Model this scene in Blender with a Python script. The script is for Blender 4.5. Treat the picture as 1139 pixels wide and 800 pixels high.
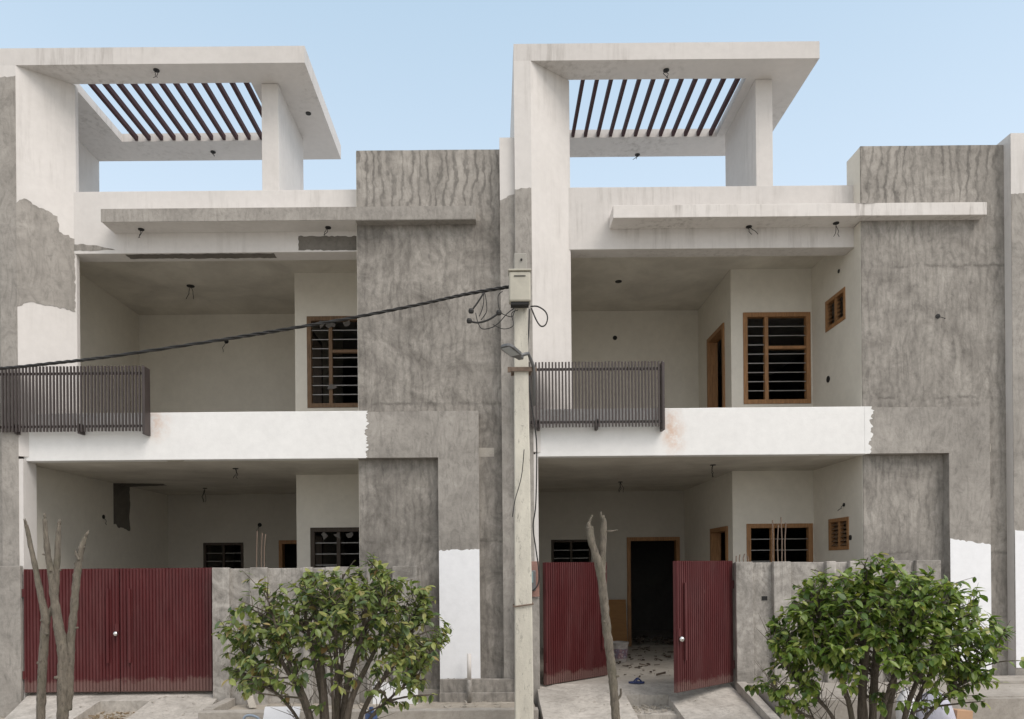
import bpy, bmesh, math, random
from mathutils import Vector, Matrix, noise as mnoise
R = math.radians
for o in list(bpy.data.objects): bpy.data.objects.remove(o)
scn = bpy.context.scene
COL = scn.collection

# ------------------------------------------------------------------ camera, sky, sun, exposure
EYE = 1.85; FPX = 800.0; VX, VY = 550.0, 631.0; ROLL = R(0.5)
cam_d = bpy.data.cameras.new('camera'); cam = bpy.data.objects.new('camera', cam_d); COL.objects.link(cam)
cam_d.sensor_width = 36; cam_d.lens = FPX/1139*36
cam_d.shift_x = (569.5-VX)/1139; cam_d.shift_y = (VY-400)/1139
cam_d.clip_end = 6000; cam_d.clip_start = 0.05
cam.location = (0, 0, EYE)
cam.rotation_mode = 'QUATERNION'
cam.rotation_quaternion = (Matrix.Rotation(R(90), 3, 'X') @ Matrix.Rotation(-ROLL, 3, 'Z')).to_quaternion()
scn.camera = cam

SUN_EL, SUN_AZ = R(52), R(48)          # azimuth measured from straight behind the camera towards its right
world = bpy.data.worlds.new('World'); scn.world = world; world.use_nodes = True
wn = world.node_tree; bg = wn.nodes['Background']
sky = wn.nodes.new('ShaderNodeTexSky'); sky.sky_type = 'NISHITA'; sky.sun_disc = False
sky.sun_elevation = SUN_EL; sky.sun_rotation = R(180)-SUN_AZ
sky.air_density = 1.0; sky.dust_density = 2.2; sky.ozone_density = 1.0
# thin high veil of cloud over the blue, a little denser low down
tc = wn.nodes.new('ShaderNodeTexCoord'); sx = wn.nodes.new('ShaderNodeSeparateXYZ'); wn.links.new(tc.outputs['Generated'], sx.inputs[0])
cr = wn.nodes.new('ShaderNodeValToRGB'); wn.links.new(sx.outputs['Z'], cr.inputs[0])
e = cr.color_ramp.elements; e[0].position = 0.05; e[0].color = (4.55, 4.95, 5.35, 1); e[1].position = 0.75; e[1].color = (2.05, 2.9, 3.65, 1)
vm = wn.nodes.new('ShaderNodeMix'); vm.data_type = 'RGBA'; vm.inputs[0].default_value = .82
# warmer evening haze on the side of the sky behind the camera
wr = wn.nodes.new('ShaderNodeMapRange'); wn.links.new(sx.outputs['Y'], wr.inputs['Value']); wr.inputs['From Min'].default_value = .25; wr.inputs['From Max'].default_value = -.55
wm = wn.nodes.new('ShaderNodeMix'); wm.data_type = 'RGBA'; wn.links.new(wr.outputs[0], wm.inputs[0]); wn.links.new(cr.outputs[0], wm.inputs[6]); wm.inputs[7].default_value = (4.9, 4.85, 4.75, 1)
wn.links.new(sky.outputs[0], vm.inputs[6]); wn.links.new(wm.outputs[2], vm.inputs[7])
wn.links.new(vm.outputs[2], bg.inputs[0]); bg.inputs[1].default_value = 0.15
sd = bpy.data.lights.new('sun', 'SUN'); sd.energy = 1.5; sd.angle = R(36); sd.color = (1.0, 0.93, 0.865)
sun = bpy.data.objects.new('sun', sd); COL.objects.link(sun)
sdir = Vector((math.sin(SUN_AZ)*math.cos(SUN_EL), -math.cos(SUN_AZ)*math.cos(SUN_EL), math.sin(SUN_EL)))
sun.rotation_euler = sdir.to_track_quat('Z', 'Y').to_euler(); sun.location = sdir*30
vs = scn.view_settings; vs.view_transform = 'Standard'; vs.look = 'None'; vs.gamma = 1; vs.exposure = 0.60
vs.use_curve_mapping = False

# ------------------------------------------------------------------ helpers
def look(px, py):
    dx, dy = px-VX, py-VY; c, s = math.cos(ROLL), math.sin(ROLL)
    return (dx*c-dy*s)/FPX, -(dx*s+dy*c)/FPX
def at(px, py, Y):                    # point of the place seen at that spot of the photo, at depth Y
    a, b = look(px, py); return Vector((a*Y, Y, EYE+b*Y))
def at_z(px, py, z):
    a, b = look(px, py); Y = (z-EYE)/b; return Vector((a*Y, Y, z))

class MB:
    def __init__(s): s.v = []; s.f = []
    def quad(s, a, b, c, d, seg=0):
        a, b, c, d = map(Vector, (a, b, c, d))
        n = m = 1
        if seg:
            n = max(1, min(60, round((b-a).length/seg))); m = max(1, min(60, round((d-a).length/seg)))
        i0 = len(s.v)
        for j in range(m+1):
            for i in range(n+1):
                t, u = i/n, j/m
                s.v.append(a*(1-t)*(1-u)+b*t*(1-u)+c*t*u+d*(1-t)*u)
        for j in range(m):
            for i in range(n):
                k = i0+j*(n+1)+i
                s.f.append((k, k+1, k+n+2, k+n+1))
    def box(s, x0, x1, y0, y1, z0, z1, seg=0):
        p = [Vector((x, y, z)) for z in (z0, z1) for y in (y0, y1) for x in (x0, x1)]
        for q in ((0, 1, 5, 4), (1, 3, 7, 5), (3, 2, 6, 7), (2, 0, 4, 6), (4, 5, 7, 6), (2, 3, 1, 0)):
            s.quad(*[p[i] for i in q], seg=seg)
    def cells(s, us, vs_, t0, t1, holes, plane, seg=0):
        """wall with rectangular openings; plane 'xz' (thick in y), 'yz' (thick in x) or 'xy' (thick in z)"""
        us = sorted(set(us)); vs_ = sorted(set(vs_))
        def P(u, v, t): return {'xz': (u, t, v), 'yz': (t, u, v), 'xy': (u, v, t)}[plane]
        def solid(i, j):
            if not (0 <= i < len(us)-1 and 0 <= j < len(vs_)-1): return False
            cu, cv = (us[i]+us[i+1])/2, (vs_[j]+vs_[j+1])/2
            return not any(h[0] < cu < h[1] and h[2] < cv < h[3] for h in holes)
        for i in range(len(us)-1):
            for j in range(len(vs_)-1):
                if not solid(i, j): continue
                a, b, c, d = us[i], us[i+1], vs_[j], vs_[j+1]
                s.quad(P(a, c, t0), P(b, c, t0), P(b, d, t0), P(a, d, t0), seg)
                s.quad(P(a, c, t1), P(b, c, t1), P(b, d, t1), P(a, d, t1), seg)
                if not solid(i-1, j): s.quad(P(a, c, t0), P(a, c, t1), P(a, d, t1), P(a, d, t0), seg)
                if not solid(i+1, j): s.quad(P(b, c, t0), P(b, c, t1), P(b, d, t1), P(b, d, t0), seg)
                if not solid(i, j-1): s.quad(P(a, c, t0), P(b, c, t0), P(b, c, t1), P(a, c, t1), seg)
                if not solid(i, j+1): s.quad(P(a, d, t0), P(b, d, t0), P(b, d, t1), P(a, d, t1), seg)
    def wall(s, u0, u1, v0, v1, t0, t1, holes=(), plane='xz', seg=0):
        us = [u0, u1]; vv = [v0, v1]
        for h in holes: us += [h[0], h[1]]; vv += [h[2], h[3]]
        s.cells(us, vv, t0, t1, holes, plane, seg)
    def prism(s, pts, z0, z1, seg=0):                  # polygon in xy, extruded in z
        n = len(pts); i0 = len(s.v)
        s.v += [Vector((x, y, z0)) for x, y in pts]+[Vector((x, y, z1)) for x, y in pts]
        s.f.append(tuple(i0+i for i in reversed(range(n)))); s.f.append(tuple(i0+n+i for i in range(n)))
        for i in range(n):
            j = (i+1) % n
            s.quad((*pts[i], z0), (*pts[j], z0), (*pts[j], z1), (*pts[i], z1), seg)
    def plate(s, pts, nrm, t):                         # any planar polygon given thickness t along nrm
        n = len(pts); i0 = len(s.v); nrm = Vector(nrm)
        s.v += [Vector(p) for p in pts]+[Vector(p)+nrm*t for p in pts]
        s.f.append(tuple(i0+i for i in reversed(range(n)))); s.f.append(tuple(i0+n+i for i in range(n)))
        for i in range(n):
            j = (i+1) % n; s.f.append((i0+i, i0+j, i0+n+j, i0+n+i))
    def tube(s, pts, r, n=8, rough=0, caps=True):
        pts = [Vector(p) for p in pts]; rs = r if isinstance(r, (list, tuple)) else [r]*len(pts)
        up = Vector((0, 0, 1)); rings = []
        t0 = (pts[1]-pts[0]).normalized(); ref = up if abs(t0.z) < .9 else Vector((1, 0, 0))
        side = t0.cross(ref).normalized()
        for i, p in enumerate(pts):
            t = (pts[min(i+1, len(pts)-1)]-pts[max(i-1, 0)]).normalized()
            side = (side-t*side.dot(t)).normalized(); bi = t.cross(side)
            ring = []
            for k in range(n):
                a = 2*math.pi*k/n; d = side*math.cos(a)+bi*math.sin(a)
                q = p+d*rs[i]
                if rough: q = p+d*rs[i]*(1+rough*mnoise.noise(q*14)+rough*.6*mnoise.noise(q*40))
                ring.append(len(s.v)); s.v.append(q)
            rings.append(ring)
        for a, b in zip(rings, rings[1:]):
            for k in range(n): s.f.append((a[k], a[(k+1) % n], b[(k+1) % n], b[k]))
        if caps:
            s.f.append(tuple(reversed(rings[0]))); s.f.append(tuple(rings[-1]))
    def lathe(s, prof, c, n=20):
        rings = []
        for r, z in prof:
            ring = []
            for k in range(n):
                a = 2*math.pi*k/n; ring.append(len(s.v)); s.v.append(Vector((c[0]+r*math.cos(a), c[1]+r*math.sin(a), c[2]+z)))
            rings.append(ring)
        for a, b in zip(rings, rings[1:]):
            for k in range(n): s.f.append((a[k], a[(k+1) % n], b[(k+1) % n], b[k]))
        s.f.append(tuple(reversed(rings[0]))); s.f.append(tuple(rings[-1]))
    def build(s, name, mat, parent=None, origin=(0, 0, 0), wob=0, bevel=0, smooth=False):
        og = Vector(origin)
        me = bpy.data.meshes.new(name); me.from_pydata([v-og for v in s.v], [], s.f)
        bm = bmesh.new(); bm.from_mesh(me)
        bmesh.ops.remove_doubles(bm, verts=bm.verts, dist=1e-5)
        bmesh.ops.recalc_face_normals(bm, faces=bm.faces)
        if wob:
            off = Vector((random.uniform(-50, 50), random.uniform(-50, 50), 0))
            for v in bm.verts:
                p = v.co+off
                v.co += wob*(mnoise.noise_vector(p*1.3)*.8+mnoise.noise_vector(p*6)*.5)
        bm.to_mesh(me); bm.free()
        me.materials.append(mat)
        if smooth:
            for p in me.polygons: p.use_smooth = True
        o = bpy.data.objects.new(name, me); COL.objects.link(o)
        if parent: o.parent = parent
        else: o.location = og
        if bevel:
            b = o.modifiers.new('bevel', 'BEVEL'); b.width = bevel; b.segments = 2; b.limit_method = 'ANGLE'; b.angle_limit = R(50)
        return o

def tag(o, label=None, cat=None, group=None, kind=None):
    if label: o['label'] = label
    if cat: o['category'] = cat
    if group: o['group'] = group
    if kind: o['kind'] = kind
    return o
def thing(name, label, cat, loc=(0, 0, 0), group=None):
    o = bpy.data.objects.new(name, None); COL.objects.link(o); o.location = loc; o.empty_display_size = .2
    return tag(o, label, cat, group)

def ragged(pts, amp=.012, step=.035, seed=0):
    """pts: (u, v, rough?) - the edge leaving a rough point gets a hand-brushed outline"""
    rnd = random.Random(seed); out = []
    n = len(pts)
    for i in range(n):
        u0, v0, rg = pts[i]; u1, v1, _ = pts[(i+1) % n]
        out.append((u0, v0))
        if rg:
            L = math.hypot(u1-u0, v1-v0); k = max(2, int(L/step)); nx, ny = -(v1-v0)/L, (u1-u0)/L
            for j in range(1, k):
                t = j/k; a = amp*(rnd.uniform(-1, 1)+1.4*mnoise.noise(Vector((u0+(u1-u0)*t, v0+(v1-v0)*t, seed))*5))
                out.append((u0+(u1-u0)*t+nx*a, v0+(v1-v0)*t+ny*a))
    return out

# ------------------------------------------------------------------ materials
def newmat(name):
    m = bpy.data.materials.new(name); m.use_nodes = True
    nt = m.node_tree; b = nt.nodes['Principled BSDF']
    return m, nt, b
def N(nt, t, **kw):
    n = nt.nodes.new(t)
    for k, v in kw.items(): setattr(n, k, v)
    return n
def pos(nt, scale=(1, 1, 1)):
    g = N(nt, 'ShaderNodeNewGeometry'); mp = N(nt, 'ShaderNodeMapping'); mp.inputs['Scale'].default_value = scale
    nt.links.new(g.outputs['Position'], mp.inputs[0]); return mp.outputs[0]
def noise(nt, vec, scale, detail=4, rough=.55, dist=0):
    n = N(nt, 'ShaderNodeTexNoise'); n.inputs['Scale'].default_value = scale; n.inputs['Detail'].default_value = detail
    n.inputs['Roughness'].default_value = rough; n.inputs['Distortion'].default_value = dist
    nt.links.new(vec, n.inputs['Vector']); return n.outputs['Fac']
def ramp(nt, fac, stops):
    r = N(nt, 'ShaderNodeValToRGB'); e = r.color_ramp.elements
    while len(e) < len(stops): e.new(.5)
    for q, (p, c) in zip(e, stops):
        q.position = p; q.color = (c, c, c, 1) if isinstance(c, (int, float)) else (*c, 1)
    nt.links.new(fac, r.inputs[0]); return r.outputs[0]
def mix(nt, fac, a, b, mode='MIX'):
    m = N(nt, 'ShaderNodeMix', data_type='RGBA', blend_type=mode)
    for sck, v in ((m.inputs[0], fac), (m.inputs[6], a), (m.inputs[7], b)):
        if isinstance(v, (int, float)): sck.default_value = v
        elif isinstance(v, tuple): sck.default_value = (*v, 1)
        else: nt.links.new(v, sck)
    return m.outputs[2]
def bump(nt, b, h, strength, dist=.01):
    n = N(nt, 'ShaderNodeBump'); n.inputs['Strength'].default_value = strength; n.inputs['Distance'].default_value = dist
    nt.links.new(h, n.inputs['Height']); nt.links.new(n.outputs[0], b.inputs['Normal'])

def mat_paint(name, c, dark, streak=0.0, blotch=.5, rough=.8, bstr=.25, stains=()):
    m, nt, b = newmat(name); P = pos(nt)
    f = ramp(nt, noise(nt, P, 1.1, 6, .6, .4), [(.35, 0.0), (.7, 1.0)])
    fm = N(nt, 'ShaderNodeMath', operation='MULTIPLY'); nt.links.new(f, fm.inputs[0]); fm.inputs[1].default_value = blotch
    col = mix(nt, fm.outputs[0], c, dark)
    g = ramp(nt, noise(nt, P, 9, 5, .65), [(.3, .93), (.7, 1.0)])
    col = mix(nt, 1.0, col, g, 'MULTIPLY')
    if streak:
        S = pos(nt, (7, 7, .55)); k = ramp(nt, noise(nt, S, 1.6, 6, .7), [(.48, 0.0), (.74, 1.0)])
        k2 = ramp(nt, noise(nt, P, .9, 3), [(.42, 0.0), (.62, 1.0)])
        kk = N(nt, 'ShaderNodeMath', operation='MULTIPLY'); nt.links.new(k, kk.inputs[0]); nt.links.new(k2, kk.inputs[1])
        k3 = N(nt, 'ShaderNodeMath', operation='MULTIPLY'); nt.links.new(kk.outputs[0], k3.inputs[0]); k3.inputs[1].default_value = streak
        col = mix(nt, k3.outputs[0], col, (.30, .275, .25))
    for sx_, sz_ in stains:                             # rust running from the railing foot
        d_ = N(nt, 'ShaderNodeVectorMath', operation='DISTANCE'); mp_ = N(nt, 'ShaderNodeMapping'); mp_.inputs['Scale'].default_value = (1, 0, .7)
        nt.links.new(P, mp_.inputs[0]); nt.links.new(mp_.outputs[0], d_.inputs[0]); d_.inputs[1].default_value = (sx_, 0, sz_*.7)
        q_ = ramp(nt, d_.outputs['Value'], [(0.0, .9), (.24, 0.0)]); q2 = ramp(nt, noise(nt, P, 7, 5, .7), [(.4, .1), (.65, .9)])
        mm_ = N(nt, 'ShaderNodeMath', operation='MULTIPLY'); nt.links.new(q_, mm_.inputs[0]); nt.links.new(q2, mm_.inputs[1])
        col = mix(nt, mm_.outputs[0], col, (.62, .40, .27))
    nt.links.new(col, b.inputs['Base Color']); b.inputs['Roughness'].default_value = rough
    b.inputs['Specular IOR Level'].default_value = .25
    bump(nt, b, noise(nt, P, 16, 6, .7), bstr, .008)
    return m

def mat_cement(name, lo, hi, swirl=.0, vert=.0, scale=1.0, wet=.4, seams=()):
    """bare trowelled cement: blotches, float arcs, patchy wavy drag marks"""
    m, nt, b = newmat(name); P = pos(nt)
    f = ramp(nt, noise(nt, P, 1.5*scale, 9, .7, .9), [(.30, 0.0), (.70, 1.0)])
    col = mix(nt, f, lo, hi)
    spec = ramp(nt, noise(nt, P, 9*scale, 10, .8, .6), [(.33, .76), (.47, .99), (.68, 1.10)])
    col = mix(nt, 1.0, col, spec, 'MULTIPLY')
    h = noise(nt, P, 14, 6, .7)
    if swirl:
        W = N(nt, 'ShaderNodeTexWave', wave_type='BANDS', bands_direction='X', wave_profile='SIN')
        W.inputs['Scale'].default_value = 2.3; W.inputs['Distortion'].default_value = 9.0
        W.inputs['Detail'].default_value = 4.0; W.inputs['Detail Scale'].default_value = 1.3; W.inputs['Detail Roughness'].default_value = .62
        nt.links.new(pos(nt, (1.0, 1.0, .55)), W.inputs['Vector'])
        w = ramp(nt, W.outputs['Fac'], [(.04, 0.60), (.30, .97), (.8, 1.08)])
        am = ramp(nt, noise(nt, P, 1.7, 5, .6, .4), [(.34, .30*swirl), (.58, 1.0*swirl)])
        w = mix(nt, am, (1, 1, 1), w)
        col = mix(nt, 1.0, col, w, 'MULTIPLY')
    if vert:
        v = ramp(nt, noise(nt, pos(nt, (20, 20, 1.5)), 1.4, 8, .72, .7), [(.32, .55), (.5, .98), (.68, 1.18)])
        vm_ = ramp(nt, noise(nt, P, 1.0, 5, .6, .5), [(.40, .05), (.66, vert)])
        v = mix(nt, vm_, (1, 1, 1), v)
        rt = N(nt, 'ShaderNodeMapping'); rt.inputs['Rotation'].default_value = (0, .6, 0); rt.inputs['Scale'].default_value = (6, 6, 2.2)
        nt.links.new(P, rt.inputs[0])
        arcs = ramp(nt, noise(nt, rt.outputs[0], .85, 7, .62, 3.6), [(.34, .70), (.48, 1.0), (.66, 1.15)])
        v = mix(nt, 1.0, v, mix(nt, .6, (1, 1, 1), arcs), 'MULTIPLY')
        col = mix(nt, 1.0, col, v, 'MULTIPLY')
    for z0 in seams:                                    # day joints between two lifts of plaster
        sp = N(nt, 'ShaderNodeSeparateXYZ'); nt.links.new(P, sp.inputs[0])
        nz = N(nt, 'ShaderNodeMath', operation='MULTIPLY_ADD'); nt.links.new(noise(nt, P, 2.2, 5, .7), nz.inputs[0]); nz.inputs[1].default_value = .22; nz.inputs[2].default_value = -.11-z0
        ad = N(nt, 'ShaderNodeMath', operation='ADD'); nt.links.new(sp.outputs[2], ad.inputs[0]); nt.links.new(nz.outputs[0], ad.inputs[1])
        ab = N(nt, 'ShaderNodeMath', operation='ABSOLUTE'); nt.links.new(ad.outputs[0], ab.inputs[0])
        ln = ramp(nt, ab.outputs[0], [(0, .9), (.035, .0)])
        mk = ramp(nt, noise(nt, P, 2.6, 5, .7), [(.45, 0.0), (.6, .8)])
        lm_ = N(nt, 'ShaderNodeMath', operation='MULTIPLY'); nt.links.new(ln, lm_.inputs[0]); nt.links.new(mk, lm_.inputs[1])
        col = mix(nt, lm_.outputs[0], col, tuple(x*.62 for x in lo))
    k = ramp(nt, noise(nt, P, .8, 6, .65, .9), [(.50, 0.0), (.66, 1.0)])
    km = N(nt, 'ShaderNodeMath', operation='MULTIPLY'); nt.links.new(k, km.inputs[0]); km.inputs[1].default_value = wet
    col = mix(nt, km.outputs[0], col, tuple(x*.6 for x in lo))
    nt.links.new(col, b.inputs['Base Color']); b.inputs['Roughness'].default_value = .9
    b.inputs['Specular IOR Level'].default_value = .2
    bump(nt, b, h, .45, .014)
    return m

def mat_simple(name, c, rough=.5, metal=0, var=.15, vscale=6, bstr=0, stretch=(1, 1, 1), dark=.6):
    m, nt, b = newmat(name); P = pos(nt, stretch)
    f = ramp(nt, noise(nt, P, vscale, 6, .65), [(.3, 0.0), (.7, 1.0)])
    fm = N(nt, 'ShaderNodeMath', operation='MULTIPLY'); nt.links.new(f, fm.inputs[0]); fm.inputs[1].default_value = min(1, var*2)
    nt.links.new(mix(nt, fm.outputs[0], c, tuple(x*dark for x in c)), b.inputs['Base Color'])
    b.inputs['Roughness'].default_value = rough; b.inputs['Metallic'].default_value = metal
    if bstr: bump(nt, b, noise(nt, P, vscale*5, 5, .7), bstr, .006)
    return m

M = {}
M['old'] = mat_paint('weathered_primer', (.68, .652, .625), (.60, .575, .548), streak=.35)
M['fascia'] = mat_paint('streaked_primer', (.64, .612, .585), (.55, .525, .50), streak=.75)
M['stained'] = mat_paint('rain_stained_paint', (.72, .69, .66), (.58, .54, .50), streak=1.0)
M['fresh'] = mat_paint('fresh_white_paint', (.83, .825, .81), (.76, .755, .74), blotch=.6, rough=.6, stains=((2.62, 4.02), (2.70, 3.78), (-5.02, 4.05)))
M['bluewhite'] = mat_paint('bright_putty', (.86, .87, .89), (.82, .83, .85), blotch=.4, rough=.65)
M['inner'] = mat_paint('porch_putty', (.73, .695, .615), (.645, .61, .54), blotch=.7)
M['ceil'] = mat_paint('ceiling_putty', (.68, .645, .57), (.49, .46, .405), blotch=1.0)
M['cem_top'] = mat_cement('cement_floated', (.22, .204, .183), (.385, .359, .325), swirl=1.0, vert=.5, wet=.3)
M['cem'] = mat_cement('cement_plaster', (.175, .161, .144), (.385, .360, .326), swirl=.45, vert=.7, wet=.35, seams=(6.36, 4.36, 2.0))
M['cem_pale'] = mat_cement('cement_smooth', (.25, .233, .211), (.38, .356, .325), vert=.25, wet=.3, scale=.8)
M['cem_blot'] = mat_cement('cement_blotched', (.160, .147, .131), (.385, .359, .324), swirl=.5, vert=.6, wet=.45, scale=1.3, seams=(4.33, 2.25))
M['cem_rough'] = mat_cement('cement_patchy_wall', (.187, .174, .156), (.50, .472, .434), vert=.8, wet=.55, scale=1.8)
M['cem_dark'] = mat_cement('cement_damp', (.125, .115, .10), (.19, .175, .155), wet=.3)
M['slab'] = mat_cement('cement_drive', (.34, .315, .28), (.52, .485, .44), wet=.45, scale=1.6, vert=.15)
M['kerbm'] = mat_cement('cement_kerb', (.29, .265, .235), (.42, .39, .35), wet=.35, scale=2)
M['floor'] = mat_cement('cement_floor', (.33, .305, .27), (.45, .42, .375), wet=.3)
M['putty'] = mat_paint('shaded_putty', (.53, .50, .44), (.45, .42, .37), blotch=.7)  # lower porch back wall: putty darkened, the porch shade put into its colour
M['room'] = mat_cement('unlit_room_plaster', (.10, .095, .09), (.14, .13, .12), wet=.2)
M['dirt'] = mat_cement('street_soil', (.30, .265, .22), (.43, .39, .335), wet=.25, scale=2)
M['roadm'] = mat_cement('dusty_concrete_road', (.34, .315, .28), (.46, .43, .385), wet=.25, scale=1)
M['wood'] = mat_simple('raw_wood', (.40, .205, .085), .65, 0, .45, 4, .3, (9, 9, 1.2), .45)
M['wood_old'] = mat_simple('dusty_wood', (.23, .14, .078), .75, 0, .5, 5, .3, (9, 9, 1.2), .45)
M['wood_dark'] = mat_simple('blackened_wood', (.075, .055, .040), .75, 0, .5, 5, .3, (9, 9, 1.2), .45)
M['ply'] = mat_simple('plywood', (.34, .17, .055), .7, 0, .3, 3, 0, (1, 1, 6), .6)
M['scrap'] = mat_simple('dark_scrap', (.10, .075, .055), .85, 0, .6, 9)
M['plank'] = mat_simple('grey_plank', (.45, .41, .35), .85, 0, .4, 5, .3, (10, 10, 1), .6)
M['steel'] = mat_simple('grille_steel', (.30, .29, .275), .5, .5, .3, 20)
M['rebar'] = mat_simple('rusty_rebar', (.23, .17, .13), .8, .3, .4, 30)
M['bar'] = mat_simple('pergola_maroon', (.050, .017, .019), .8, 0, .3, 8)
M['rail'] = mat_simple('railing_brown', (.062, .048, .045), .5, .1, .35, 7, .1, (1, 1, .4), .6)
M['black'] = mat_simple('black_box', (.012, .012, .012), .7)
M['cable'] = mat_simple('black_rubber', (.02, .019, .018), .6)
M['box'] = mat_simple('grey_plastic', (.48, .455, .38), .55, 0, .25, 7)
M['lampg'] = mat_simple('lamp_grey', (.16, .16, .16), .45, .4)
M['lens'] = mat_simple('lamp_lens', (.42, .44, .45), .3)
M['silver'] = mat_simple('chrome', (.8, .8, .78), .25, 1)
M['blue'] = mat_simple('blue_rubber', (.03, .045, .13), .6)
M['white_pl'] = mat_simple('white_plastic', (.75, .75, .77), .5, 0, .15, 5, .2)
M['dirty_pl'] = mat_simple('dirty_white_plastic', (.40, .38, .36), .6, 0, .5, 12)
M['lilac'] = mat_simple('pale_sack', (.55, .55, .64), .6, 0, .4, 5, .4)
M['card'] = mat_simple('cardboard', (.45, .28, .17), .85)
M['brick'] = mat_simple('reddish_backing', (.33, .19, .155), .85, 0, .4, 12, .4)
M['glassg'] = mat_simple('meter_glass', (.28, .37, .37), .12, 0, .3, 4)
M['straw'] = mat_simple('dusty_leaf_litter', (.28, .21, .13), .9, 0, .5, 30)

def mat_gate():
    m, nt, b = newmat('maroon_enamel'); P = pos(nt)
    c = mix(nt, ramp(nt, noise(nt, pos(nt, (1, 1, .5)), 3, 6, .65), [(.35, 0.0), (.7, .8)]), (.090, .0175, .0185), (.066, .0135, .0145))
    d = ramp(nt, noise(nt, pos(nt, (6, 6, 1)), 6, 8, .8), [(.60, 0.0), (.70, .9)])      # dust and scuffs
    d2 = ramp(nt, noise(nt, P, .9, 3), [(.45, 0.0), (.6, .55)])
    mm = N(nt, 'ShaderNodeMath', operation='MULTIPLY'); nt.links.new(d, mm.inputs[0]); nt.links.new(d2, mm.inputs[1])
    c = mix(nt, mm.outputs[0], c, (.33, .22, .21))
    sp = N(nt, 'ShaderNodeSeparateXYZ'); nt.links.new(P, sp.inputs[0])           # dried mud splashed on the foot of the sheet, dust film
    hz = N(nt, 'ShaderNodeMath', operation='MULTIPLY_ADD'); nt.links.new(noise(nt, P, 5, 8, .75), hz.inputs[0]); hz.inputs[1].default_value = -.42; nt.links.new(sp.outputs[2], hz.inputs[2])
    c = mix(nt, ramp(nt, hz.outputs[0], [(0.0, .28), (.05, .0)]), c, (.30, .235, .20))
    c = mix(nt, ramp(nt, noise(nt, pos(nt, (2, 2, .35)), 1.6, 5, .7), [(.45, 0.0), (.7, .12)]), c, (.30, .20, .19))
    sc = ramp(nt, noise(nt, pos(nt, (1.2, 1, 30)), 2.2, 6, .8), [(.70, 0.0), (.73, .8)]); sc2 = ramp(nt, noise(nt, P, 3.2, 3), [(.58, 0.0), (.64, 1.0)])
    sm_ = N(nt, 'ShaderNodeMath', operation='MULTIPLY'); nt.links.new(sc, sm_.inputs[0]); nt.links.new(sc2, sm_.inputs[1])
    c = mix(nt, sm_.outputs[0], c, (.50, .42, .40))
    nt.links.new(c, b.inputs['Base Color']); b.inputs['Roughness'].default_value = .5; b.inputs['Specular IOR Level'].default_value = .3
    return m
M['gate'] = mat_gate()

def mat_pole():
    m, nt, b = newmat('pole_concrete'); P = pos(nt)
    c = mix(nt, ramp(nt, noise(nt, pos(nt, (2, 2, .6)), 2.5, 7, .65), [(.35, 0.0), (.7, 1.0)]), (.64, .61, .525), (.48, .455, .395))
    d = ramp(nt, noise(nt, pos(nt, (3, 3, 1)), 9, 8, .8, .6), [(.57, 0.0), (.66, .85)])
    c = mix(nt, d, c, (.16, .15, .13))
    sp = N(nt, 'ShaderNodeSeparateXYZ'); nt.links.new(P, sp.inputs[0])
    mr = N(nt, 'ShaderNodeMapRange'); nt.links.new(sp.outputs[2], mr.inputs['Value']); mr.inputs['From Min'].default_value = 5.2; mr.inputs['From Max'].default_value = 5.5; mr.inputs['To Max'].default_value = .8
    c = mix(nt, mr.outputs[0], c, (.27, .258, .235))     # lichen-grey weathered top
    nt.links.new(c, b.inputs['Base Color']); b.inputs['Roughness'].default_value = .9
    bump(nt, b, noise(nt, P, 25, 6, .7), .5, .01); return m
M['pole'] = mat_pole()

def mat_bark(name, a, bcol, moss):
    m, nt, b = newmat(name)
    f = ramp(nt, noise(nt, pos(nt, (3, 3, 1)), 9, 8, .7, .5), [(.3, 0.0), (.7, 1.0)])
    c = mix(nt, f, a, bcol)
    c = mix(nt, ramp(nt, noise(nt, pos(nt), 4, 5, .6), [(.5, 0.0), (.7, .6)]), c, moss)
    k = ramp(nt, noise(nt, pos(nt, (3, 3, 3)), 16, 4, .8), [(.62, 0.0), (.7, .7)])
    c = mix(nt, k, c, (.05, .045, .04))
    nt.links.new(c, b.inputs['Base Color']); b.inputs['Roughness'].default_value = .9
    ck = ramp(nt, noise(nt, pos(nt, (4, 4, .7)), 14, 9, .8, 1.2), [(.36, .35), (.46, 1.0)])
    nt.links.new(mix(nt, 1.0, c, ck, 'MULTIPLY'), b.inputs['Base Color'])
    bump(nt, b, noise(nt, pos(nt, (3, 3, .8)), 28, 8, .75), 1.0, .02); return m
M['bark'] = mat_bark('grey_bark', (.095, .082, .064), (.25, .215, .17), (.14, .132, .09))
M['twig'] = mat_bark('shrub_bark', (.085, .068, .054), (.20, .165, .13), (.11, .10, .06))

def mat_leaf(name, stops, seedshift):
    m, nt, b = newmat(name)
    g = N(nt, 'ShaderNodeNewGeometry')
    c = ramp(nt, g.outputs['Random Per Island'], stops)
    c = mix(nt, ramp(nt, noise(nt, pos(nt), 18, 3), [(.3, .0), (.7, .35)]), c, (.03, .055, .012))
    nt.links.new(c, b.inputs['Base Color']); b.inputs['Roughness'].default_value = .36
    b.inputs['Specular IOR Level'].default_value = .45
    tr = N(nt, 'ShaderNodeBsdfTranslucent')
    tc = mix(nt, 1.0, c, (1.3, 1.4, .55), 'MULTIPLY'); nt.links.new(tc, tr.inputs[0])
    ms = N(nt, 'ShaderNodeMixShader'); ms.inputs[0].default_value = .3
    nt.links.new(b.outputs[0], ms.inputs[1]); nt.links.new(tr.outputs[0], ms.inputs[2])
    nt.links.new(ms.outputs[0], nt.nodes['Material Output'].inputs[0]); return m
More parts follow.
